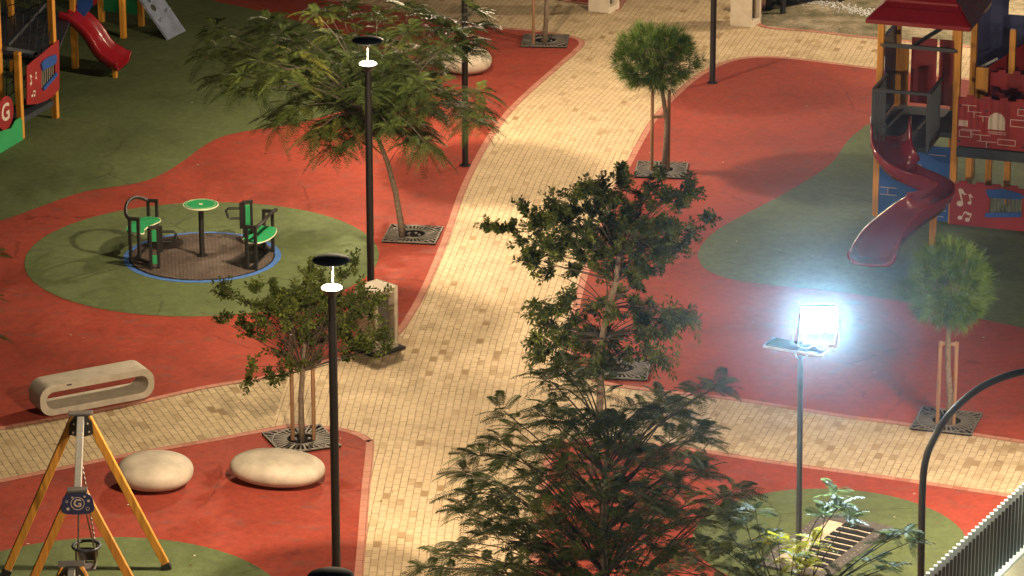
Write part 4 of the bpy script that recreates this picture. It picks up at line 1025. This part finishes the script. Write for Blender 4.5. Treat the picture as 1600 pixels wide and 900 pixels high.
# deck and slide
uo = prp if prp.x > 0 else -prp
pm = (P2 + P5) / 2
dz = 1.02
MB().prism([[P2 + V((0, 0, dz)), P5 + V((0, 0, dz)), P5 - uo * 1.4 + V((0, 0, dz)), P2 - uo * 1.4 + V((0, 0, dz))]], (0, 0, 1), 0.06).build('deck', 'slate', lt_)
MB().prism([[P1 + V((0, 0, 0.30)), P2 + V((0, 0, 0.30)), P2 - uo * 0.5 + V((0, 0, 0.30)), P1 - uo * 0.5 + V((0, 0, 0.30))]], (0, 0, 1), 0.10).build('step', 'slate', lt_)

def slide(mb, pts, w, wall, lip=0.03, th=0.03, ups=None, walls=None):
    """open trough swept along pts, with side walls and rolled lips"""
    n = len(pts); prev = None; o = len(mb.v); prof_n = 0
    for i, p in enumerate(pts):
        t = pts[min(i + 1, n - 1)] - pts[max(i - 1, 0)]; t.normalize()
        x = V((0, 0, 1)).cross(t); x.normalize(); u = t.cross(x)
        wl, wr = (walls[i] if walls else (wall, wall)); ww = w[i] if isinstance(w, list) else w
        prof = []
        h = ww / 2
        inner = [(-h, wl), (-h * 0.96, wl * 0.5), (-h * 0.80, 0.05), (-h * 0.5, 0.005), (0, 0), (h * 0.5, 0.005), (h * 0.80, 0.05), (h * 0.96, wr * 0.5), (h, wr)]
        outer = [(h + lip, wr + 0.008), (h + lip + 0.012, wr - 0.03), (h + th, wr * 0.4), (h * 0.86, 0.01 - th), (0, -th - 0.012), (-h * 0.86, 0.01 - th), (-h - th, wl * 0.4), (-h - lip - 0.012, wl - 0.03), (-h - lip, wl + 0.008)]
        prof = inner + outer; prof_n = len(prof)
        for a, b_ in prof: mb.v.append(p - x * a + u * b_)
    for i in range(n - 1):
        for j in range(prof_n):
            a, b_ = o + i * prof_n + j, o + i * prof_n + (j + 1) % prof_n
            mb.f.append((a, b_, b_ + prof_n, a + prof_n))
    mb.f.append(tuple(o + j for j in range(prof_n))); mb.f.append(tuple(o + (n - 1) * prof_n + j for j in range(prof_n - 1, -1, -1)))
s_top = G(103, 113) + V((0, 0, dz + 0.02))
s_end = G(193, 101, 0.22)
sdir = s_end - s_top; sdir.z = 0; Ls = sdir.length; sdir.normalize()
pf = [(0.0, dz + .03), (0.12, dz), (0.3, dz - .13), (0.45, dz - .32), (0.55, .52), (0.66, .38), (0.78, .30), (0.9, .22), (1.0, .20)]
sp_ = smooth_line([V((s_top.x, s_top.y, 0)) + sdir * (Ls * a) + V((0, 0, z)) for a, z in pf], 5)
mb = MB(); slide(mb, sp_, [0.52 + 0.22 * (i / len(sp_)) for i in range(len(sp_))], 0.17); mb.build('slide', 'redp', lt_, smooth=True, fixn=True)
post(G(180, 122), 0.17, lt_, pa, 0.075)
# rope net climbing up between the posts
nc = [AY(10, 150, P3.y), AY(70, 118, P2.y - 0.3), AY(88, -20, P2.y + .2), AY(12, 10, P3.y + 1.2)]
rp = MB()
def NQ(a, b_): return nc[0].lerp(nc[1], a).lerp(nc[3].lerp(nc[2], a), b_)
for i in range(7): rp.tube([NQ(i / 6, j / 8) + V((0, 0, rnd.uniform(-.02, .02))) for j in range(9)], 0.009, 5)
for j in range(9): rp.tube([NQ(i / 6, j / 8) + V((0, rnd.uniform(-.02, .02), rnd.uniform(-.03, .01))) for i in range(7)], 0.009, 5)
for i in range(1, 6):
    for j in range(1, 8): rp.lathe([(0.008, -0.018), (0.024, 0), (0.008, 0.018)], NQ(i / 6, j / 8), 6)
rp.build('rope_net', 'rope', lt_)
br = MB(); br.beam(AY(8, 75, P3.y), AY(56, 83, P2.y - .2), 0.075, 0.06); br.beam(AY(12, 70, P3.y + .3), AY(80, -5, P2.y + 1.0), 0.06, 0.06); br.beam(AY(6, 118, P3.y), AY(40, 122, P1.y + .3), 0.06, 0.05); br.beam(AY(35, 58, P2.y + .5), AY(85, 50, P2.y + .4), 0.05, 0.05)
br.build('net_bars', 'slate', lt_)
up_panel('blue_board', 'blueboard', [(121, -15), (147, -15), (145, 8), (131, 28), (120, 22)], P5, P5 + uo, 0.02, lt_, lift=0.0)
up_panel('red_board', 'redboard', [(146, -12), (153, -12), (152, 4), (147, 9), (145, 4)], P5, P5 + uo, 0.02, lt_, lift=0.0)

# climbing frame behind it
Q1, Q2, Q3 = G(159, 34), G(193, 60), G(221, 41)
cf = thing('climbing_frame', Q2, 'yellow posted climbing frame with a sloping grey ramp at the top edge', 'climbing frame')
qd = (Q3 - Q2).normalized(); qn = V((-qd.y, qd.x, 0)); qa = (qd, qn, V((0, 0, 1)))
for q in (Q1, Q2, Q3, Q1 + (Q3 - Q2)): post(q, 2.6, cf, qa)
bmid = V((0, 0, 0))
def flat_panel(A, B, z0, z1, th, mat, name):
    n = V((B.y - A.y, A.x - B.x, 0)).normalized()
    MB().prism([[A + V((0, 0, z0)), B + V((0, 0, z0)), B + V((0, 0, z1)), A + V((0, 0, z1))]], n, th).build(name, mat, cf, bevel=0.004)
flat_panel(Q1 + (Q3 - Q1) * 0.06, Q1 + (Q3 - Q1) * 0.95, 0.22, 1.1, 0.02, 'greenboard', 'green_board')
MB().prism([[p + V((0, 0, 1.15)) for p in (Q1, Q2, Q3, Q1 + (Q3 - Q2))]], (0, 0, 1), 0.06).build('deck', 'slate', cf)
rb0, rb1 = G(262, 64), G(289, 50); rw = (rb1 - rb0); ro = V((-rw.y, rw.x, 0)).normalized()
if ro.x > 0: ro = -ro
rt = ro * 1.15 + V((0, 0, 1.48)); rnm = rw.cross(rt).normalized()
if rnm.z < 0: rnm = -rnm
rb = MB().prism([[rb0 + V((0, 0, .02)), rb1 + V((0, 0, .02)), rb1 + rt, rb0 + rt]], rnm, 0.035).build('climbing_ramp', 'ramp', cf, bevel=0.006)
rX = rw.normalized(); rZ = rt.normalized()
for a, b_ in ((0.18, 0.14), (0.72, 0.20), (0.30, 0.36), (0.75, 0.46), (0.25, 0.58), (0.7, 0.70)):
    c = rb0 + rw * a + rt * b_ + rnm * 0.021
    if int(b_ * 100) % 4 == 2 or b_ in (0.20, 0.46, 0.70, 0.36):
        hm = MB(); ring_disc(hm, c, rX, rZ, 0, 0.075, 0.010, 18); hm.build('hole', 'rubberdark', rb)
    MB().box(c + rZ * 0.13 + rX * 0.05 + rnm * 0.03, (0.16, 0.05, 0.07), (rX, (rZ + rnm * 0.5).normalized(), rnm)).build('hand_hold', 'ramp', rb, bevel=0.01)

# ------------------------------------------------------------------ castle with spiral slide
cu = V((0.95, -0.312, 0)).normalized(); cv = V((0.312, 0.95, 0)).normalized(); cz = V((0, 0, 1)); ca_ = (cu, cv, cz)
C0 = G(1487, 350) - cu * 1.25
cas = thing('play_castle', C0, 'red and blue play castle with hip roofed tower and twisting red slide', 'play castle')
def C(u, v, z): return C0 + cu * u + cv * v + cz * z
for u, v, h in ((0, 0, 3.3), (1.25, 0, 3.3), (0, 1.25, 3.3), (1.25, 1.25, 3.3), (1.88, 1.25, 2.95), (2.9, 0, 2.3), (4.0, 1.25, 2.3), (0.95, 1.25, 3.3), (1.65, 0.85, 1.2), (2.35, 0.85, 1.2)):
    MB().box(C(u, v, h / 2), (0.10, 0.10, h), ca_).build('post', 'wood', cas, bevel=0.008)
MB().box(C(1.5, 0.75, 2.0), (0.20, 0.05, 0.85), ca_).build('plank', 'wood', cas, bevel=0.006)
MB().box(C(0.12, 1.19, 2.05), (0.17, 0.03, 1.0), ca_).build('plank', 'wood', cas, bevel=0.006)
# roof in three overlapping courses
rf = MB(); cxx, cyy = 0.625, 0.625
def fr_sq(h0, z0, h1, z1, t0=0.05):
    o = len(rf.v)
    for h, z in ((h0, z0), (h0 + .0, z0 + t0), (h1, z1)):
        for a, b_ in ((-1, -1), (1, -1), (1, 1), (-1, 1)): rf.v.append(C(cxx + a * h, cyy + b_ * h, z))
    for k in (0, 4):
        for j in range(4): rf.f.append((o + k + j, o + k + (j + 1) % 4, o + k + 4 + (j + 1) % 4, o + k + 4 + j))
    rf.f.append((o + 3, o + 2, o + 1, o)); rf.f.append((o + 8, o + 9, o + 10, o + 11))
fr_sq(0.84, 3.26, 0.54, 3.62, 0.06); fr_sq(0.58, 3.56, 0.28, 3.95, 0.05); fr_sq(0.32, 3.90, 0.02, 4.25, 0.04)
# raised shingles
def shingle(face, s0, s1, q0, q1):
    P = lambda s, q: (lambda h, z: C(cxx + (h if face == 0 else h * s), cyy + (h * s if face == 0 else -h), z))(0.84 - 0.30 * q, 3.325 + 0.31 * q)
    a, b_, c, d_ = P(s0, q0), P(s1, q0), P(s1, q1), P(s0, q1); n = (b_ - a).cross(d_ - a).normalized()
    if n.z < 0: n = -n
    rf.prism([[p + n * 0.006 for p in (a, b_, c, d_)]], n, 0.022)
for face in (0,):
    for s0, s1 in ((-0.97, -0.52), (-0.50, -0.02), (0.0, 0.46), (0.48, 0.97)): shingle(face, s0, s1, 0.02, 0.5)
    for s0, s1 in ((-0.95, -0.30), (-0.28, 0.25), (0.27, 0.95)): shingle(face, s0, s1, 0.5, 0.98)
for s0, s1 in ((-0.98, 0.98),): shingle(1, s0, s1, 0.03, 0.55)
rf.build('roof', 'redp_dark', cas, bevel=0.008)
MB().box(C(0.625, 0.625, 1.48), (1.3, 1.3, 0.08), ca_).build('deck', 'slate', cas)
MB().box(C(0.55, -0.48, 1.48), (0.92, 0.93, 0.07), ca_).build('balcony_floor', 'slate', cas)
rl = MB()
for u in (0.12, 1.0):
    rl.beam(C(u, -0.95, 2.40), C(u, -0.02, 2.40), 0.045, 0.045); rl.beam(C(u, -0.95, 1.58), C(u, -0.02, 1.58), 0.035, 0.035)
    rl.beam(C(u, -0.95, 1.5), C(u, -0.95, 2.42), 0.055, 0.055)
    for i in range(1, 11): rl.beam(C(u, -0.95 + i * 0.086, 1.58), C(u, -0.95 + i * 0.086, 2.40), 0.018, 0.018)
rl.beam(C(0.12, -0.95, 2.40), C(1.0, -0.95, 2.40), 0.045, 0.045)
for i in range(1, 4): rl.beam(C(0.12 + i * 0.06, -0.95, 1.58), C(0.12 + i * 0.06, -0.95, 2.40), 0.018, 0.018)
rl.build('railing', 'slate', cas)
MB().beam(C(0, -0.02, 2.88), C(1.25, -0.02, 2.88), 0.06, 0.06).beam(C(0.5, 0.0, 2.88), C(0.95, 1.25, 3.05), 0.05, 0.05).build('cross_bars', 'slate', cas)
def crenel(u0, u1, z0, z1, step, tooth=0.07, f=None):
    """outline (u, z) with battlements along the top"""
    o = [(u0, z0), (u1, z0)]; n = max(1, int(round((u1 - u0) / step))); st = (u1 - u0) / n
    for i in range(n):
        a = u1 - st * i; o += [(a, z1), (a - st / 2, z1), (a - st / 2, z1 - tooth), (a - st, z1 - tooth)]
    return o
def arch(u, z0, w, h, n=8):
    r = w / 2; return [(u - r, z0), (u + r, z0)] + [(u + r * math.cos(math.pi * i / n), z0 + h - r + r * math.sin(math.pi * i / n)) for i in range(n + 1)]
def wallp(name, mat, v, out, holes=(), th=0.02, side=False, u_fixed=0):
    P = (lambda a, z: C(a, v, z)) if not side else (lambda a, z: C(u_fixed, a, z))
    return MB().prism([[P(a, z) for a, z in out]] + [[P(a, z) for a, z in h] for h in holes], cv if not side else cu, th).build(name, mat, cas, bevel=0.003)
wallp('side_wall', 'navy', 0, crenel(0.06, 1.2, 1.55, 2.95, 0.17, 0.06), [arch(0.38, 1.85, 0.12, 0.75)], side=True, u_fixed=-0.02)
wallp('back_board', 'redboard', 1.2, [(0.24, 1.6), (0.66, 1.6), (0.66, 2.7), (0.24, 2.7)])
wallp('back_board', 'redboard', 1.2, [(0.70, 1.6), (0.93, 1.6), (0.93, 2.7), (0.70, 2.7)])
bw = wallp('front_wall', 'blueboard', -0.03, [(0.03, 0.04), (1.19, 0.04), (1.19, 1.28), (0.80, 1.28), (0.62, 1.12), (0.30, 0.98), (0.03, 0.98)], [])
MB().prism([[C(a, -0.043, z) for a, z in arch(0.68, 0.66, 0.20, 0.30)]], cv, 0.005).prism([[C(a, -0.043, z) for a, z in arch(0.98, 0.58, 0.06, 0.20)]], cv, 0.005).build('printed_windows', 'print', bw)
def lines(mb, segs, v, w=0.012):
    for (a, z0), (b_, z1) in segs:
        if abs(a - b_) > abs(z0 - z1): mb.box(C((a + b_) / 2, v, (z0 + z1) / 2), (abs(a - b_) + w, 0.004, w), ca_)
        else: mb.box(C((a + b_) / 2, v, (z0 + z1) / 2), (w, 0.004, abs(z0 - z1)), ca_)
lm = MB(); lines(lm, [((0.08, .52), (0.34, .52)), ((0.08, .40), (0.34, .40)), ((0.20, .40), (0.20, .52)), ((0.9, .22), (1.15, .22)), ((0.9, .12), (1.12, .12)), ((1.0, .12), (1.0, .22)), ((0.85, 1.14), (1.12, 1.14))], -0.043); lm.build('brick_lines', 'thinprint', bw)
# bridge
wall_holes = []
fp = wallp('bridge_wall', 'redboard', -0.06, crenel(1.29, 4.2, 1.34, 2.19, 0.26, 0.045), wall_holes)
lm = MB(); V0 = -0.0725
segs = [((1.80, 1.62), (2.07, 1.62)), ((1.80, 1.59), (2.07, 1.59))]
for (a, z) in ((1.36, 2.02), (1.45, 1.92), (1.60, 1.86)): segs += [((a, z), (a + 0.22, z)), ((a + 0.1, z - .09), (a + 0.1, z))]
for (a, z, w, h) in ((2.14, 1.74, 0.30, 0.11), (1.33, 1.50, 0.2, 0.1), (2.25, 1.93, 0.25, 0.1), (1.95, 1.42, 0.28, 0.09), (2.45, 1.5, 0.25, 0.1), (2.6, 1.9, 0.3, .1), (3.0, 1.7, .3, .1)):
    segs += [((a, z), (a + w, z)), ((a, z + h), (a + w, z + h)), ((a, z), (a, z + h)), ((a + w, z), (a + w, z + h))]
for (a, z) in ((1.36, 1.62), (1.52, 1.55), (1.62, 1.45)): segs += [((a, z), (a + 0.3, z)), ((a + 0.15, z - .1), (a + 0.15, z))]
lines(lm, segs, V0); lm.box(C(1.385, V0, 1.72), (0.15, 0.004, 0.10), ca_); lm.build('brick_lines', 'thinprint', fp)
MB().prism([[C(a, V0, z) for a, z in arch(1.92, 1.66, 0.27, 0.28)]], cv, 0.005).build('printed_window', 'print', fp)
for a, z in ((1.33, 2.0), (1.33, 1.42), (1.75, 1.95), (1.8, 1.40), (2.3, 2.05), (2.35, 1.42)):
    bo = MB(); ring_disc(bo, C(a, -0.075, z), cu, cz, 0, 0.018, 0.012, 10); bo.build('bolt', 'rubberdark', fp)
MB().box(C(2.75, -0.05, 1.24), (2.9, 0.08, 0.16), ca_).build('bridge_beam', 'slate', cas)
MB().box(C(2.75, 0.6, 1.29), (2.9, 1.2, 0.05), ca_).build('bridge_deck', 'slate', cas)
wallp('bridge_back_wall', 'redboard', 1.2, crenel(1.55, 4.2, 1.36, 2.28, 0.24, 0.05))
wallp('bridge_inner_wall', 'redboard', 0.75, crenel(1.62, 4.2, 1.36, 2.02, 0.24, 0.05))
# sloping red side further back and the dark blue tower wall
MB().prism([[C(1.45, 1.3, 1.7), C(1.45, 1.3, 2.25), C(2.2, 1.9, 2.75), C(2.2, 1.9, 2.1)]], cv, 0.02).build('side_board', 'redboard', cas)
MB().beam(C(1.36, 1.2, 2.28), C(1.62, 1.35, 2.42), 0.03, 0.03).build('hand_rail', 'alu', cas)
wallp('tower_wall', 'navy', 2.4, crenel(1.08, 4.5, 0.7, 4.2, 0.3, 0.08), [arch(1.70, 2.88, 0.26, 0.32)])
for u in (1.05, 2.6): MB().box(C(u, 2.46, 2.1), (0.1, 0.1, 4.2), ca_).build('post', 'wood', cas, bevel=0.008)
# lower music board
lb_ = wallp('music_board', 'redboard', -0.06, crenel(1.22, 4.2, 0.02, 0.76, 0.26, 0.04), [[(1.86, 0.27), (2.38, 0.33), (2.38, 0.56), (1.86, 0.56)]], 0.022)
PA, PB = C(1.25, -0.072, 0), C(2.25, -0.072, 0)
note(1500, 318, 0.105, PA, PB, lb_, 0.003); note(1515, 317, 0.062, PA, PB, lb_, 0.003); note(1500, 340, 0.075, PA, PB, lb_, 0.003, True)
def cprism(name, mat, L, v, th): return MB().prism([[C(a, v, z) for a, z in L]], cv, th).build(name, mat, lb_, bevel=0.003)
cprism('chime_hood', 'blueboard', [(1.80, 0.66), (1.82, 0.57), (1.86, 0.53), (2.36, 0.55), (2.41, 0.60), (2.38, 0.64), (2.25, 0.67), (2.08, 0.70), (1.95, 0.68)], -0.085, 0.02)
cprism('chime_sill', 'blueboard', [(1.80, 0.20), (2.38, 0.26), (2.38, 0.34), (1.80, 0.27)], -0.09, 0.03)
ch = MB()
for i in range(8): ch.tube([C(1.90 + i * 0.06, -0.05, 0.27), C(1.90 + i * 0.06, -0.05, 0.56)], 0.017, 8)
ch.build('chimes', 'flood_pole', lb_)
# twisting slide
sl_px = [(1391, 204, 1.56), (1391, 222, 1.50), (1397, 246, 1.36), (1412, 268, 1.18), (1434, 283, 1.02), (1451, 294, 0.90), (1456, 309, 0.78), (1446, 324, 0.66), (1425, 339, 0.53), (1403, 356, 0.40), (1383, 374, 0.28), (1371, 390, 0.20), (1365, 401, 0.19), (1361, 405, 0.235)]
spl = smooth_line([G(x, y + 8, z) for x, y, z in sl_px], 5)
nsp = len(spl)
ws = [(0.20, 0.20)] * nsp
ws = [((0.34, 0.34) if i < 6 else (0.17 + 0.10 * math.sin(math.pi * i / nsp), 0.17 + 0.10 * math.sin(math.pi * i / nsp))) for i in range(nsp)]
mb = MB(); slide(mb, spl, [0.57 if i < nsp - 22 else 0.57 + 0.005 * (i - nsp + 22) for i in range(nsp)], 0.2, walls=ws); mb.build('slide', 'redp_dark', cas, smooth=True, fixn=True)
sb = G(1457, 383); MB().box(sb + V((0, 0, 0.32)), (0.10, 0.10, 0.64), ca_).build('slide_post', 'wood', cas, bevel=0.008)

# ------------------------------------------------------------------ night sky light
w = bpy.data.worlds.new('World'); sc.world = w; w.use_nodes = True; nt = w.node_tree
bg = nt.nodes['Background']; sky = N(nt, 'ShaderNodeTexSky'); sky.sky_type = 'NISHITA'; sky.sun_disc = False
SE, SR = R(12), R(200)
sky.sun_elevation = SE; sky.sun_rotation = SR
nt.links.new(sky.outputs[0], bg.inputs[0]); bg.inputs[1].default_value = 0.004
sd = bpy.data.lights.new('moon', 'SUN'); sd.energy = 0.02; sd.angle = R(3); sd.color = (1, 0.93, 0.85)
so = bpy.data.objects.new('moon', sd); COL.objects.link(so); so.rotation_euler = (math.pi / 2 - SE, 0, math.pi - SR)

# evening haze
HAZE = 0.00006
if HAZE:
    hz = MB().box((0, 60, 9.9), (260, 260, 22.2)).build('haze', 'sand'); hz.data.materials.clear(); tag(hz, kind='stuff')
    m = bpy.data.materials.new('haze_air'); m.use_nodes = True; t_ = m.node_tree; t_.nodes.clear()
    o_ = N(t_, 'ShaderNodeOutputMaterial'); pv = N(t_, 'ShaderNodeVolumePrincipled')
    pv.inputs['Color'].default_value = (0.74, 0.89, 1, 1); pv.inputs['Density'].default_value = HAZE; pv.inputs['Anisotropy'].default_value = 0.9765
    t_.links.new(pv.outputs[0], o_.inputs['Volume']); hz.data.materials.append(m)

vs = sc.view_settings; vs.view_transform = 'Standard'; vs.look = 'None'; vs.exposure = -0.2; vs.gamma = 1.0; vs.use_curve_mapping = False
cy = sc.cycles; cy.use_denoising = True; cy.max_bounces = 6; cy.diffuse_bounces = 3; cy.glossy_bounces = 3; cy.transmission_bounces = 4; cy.volume_bounces = 0
cy.sample_clamp_indirect = 6; cy.use_adaptive_sampling = False
try: cy.denoiser = 'OPENIMAGEDENOISE'
except Exception: pass
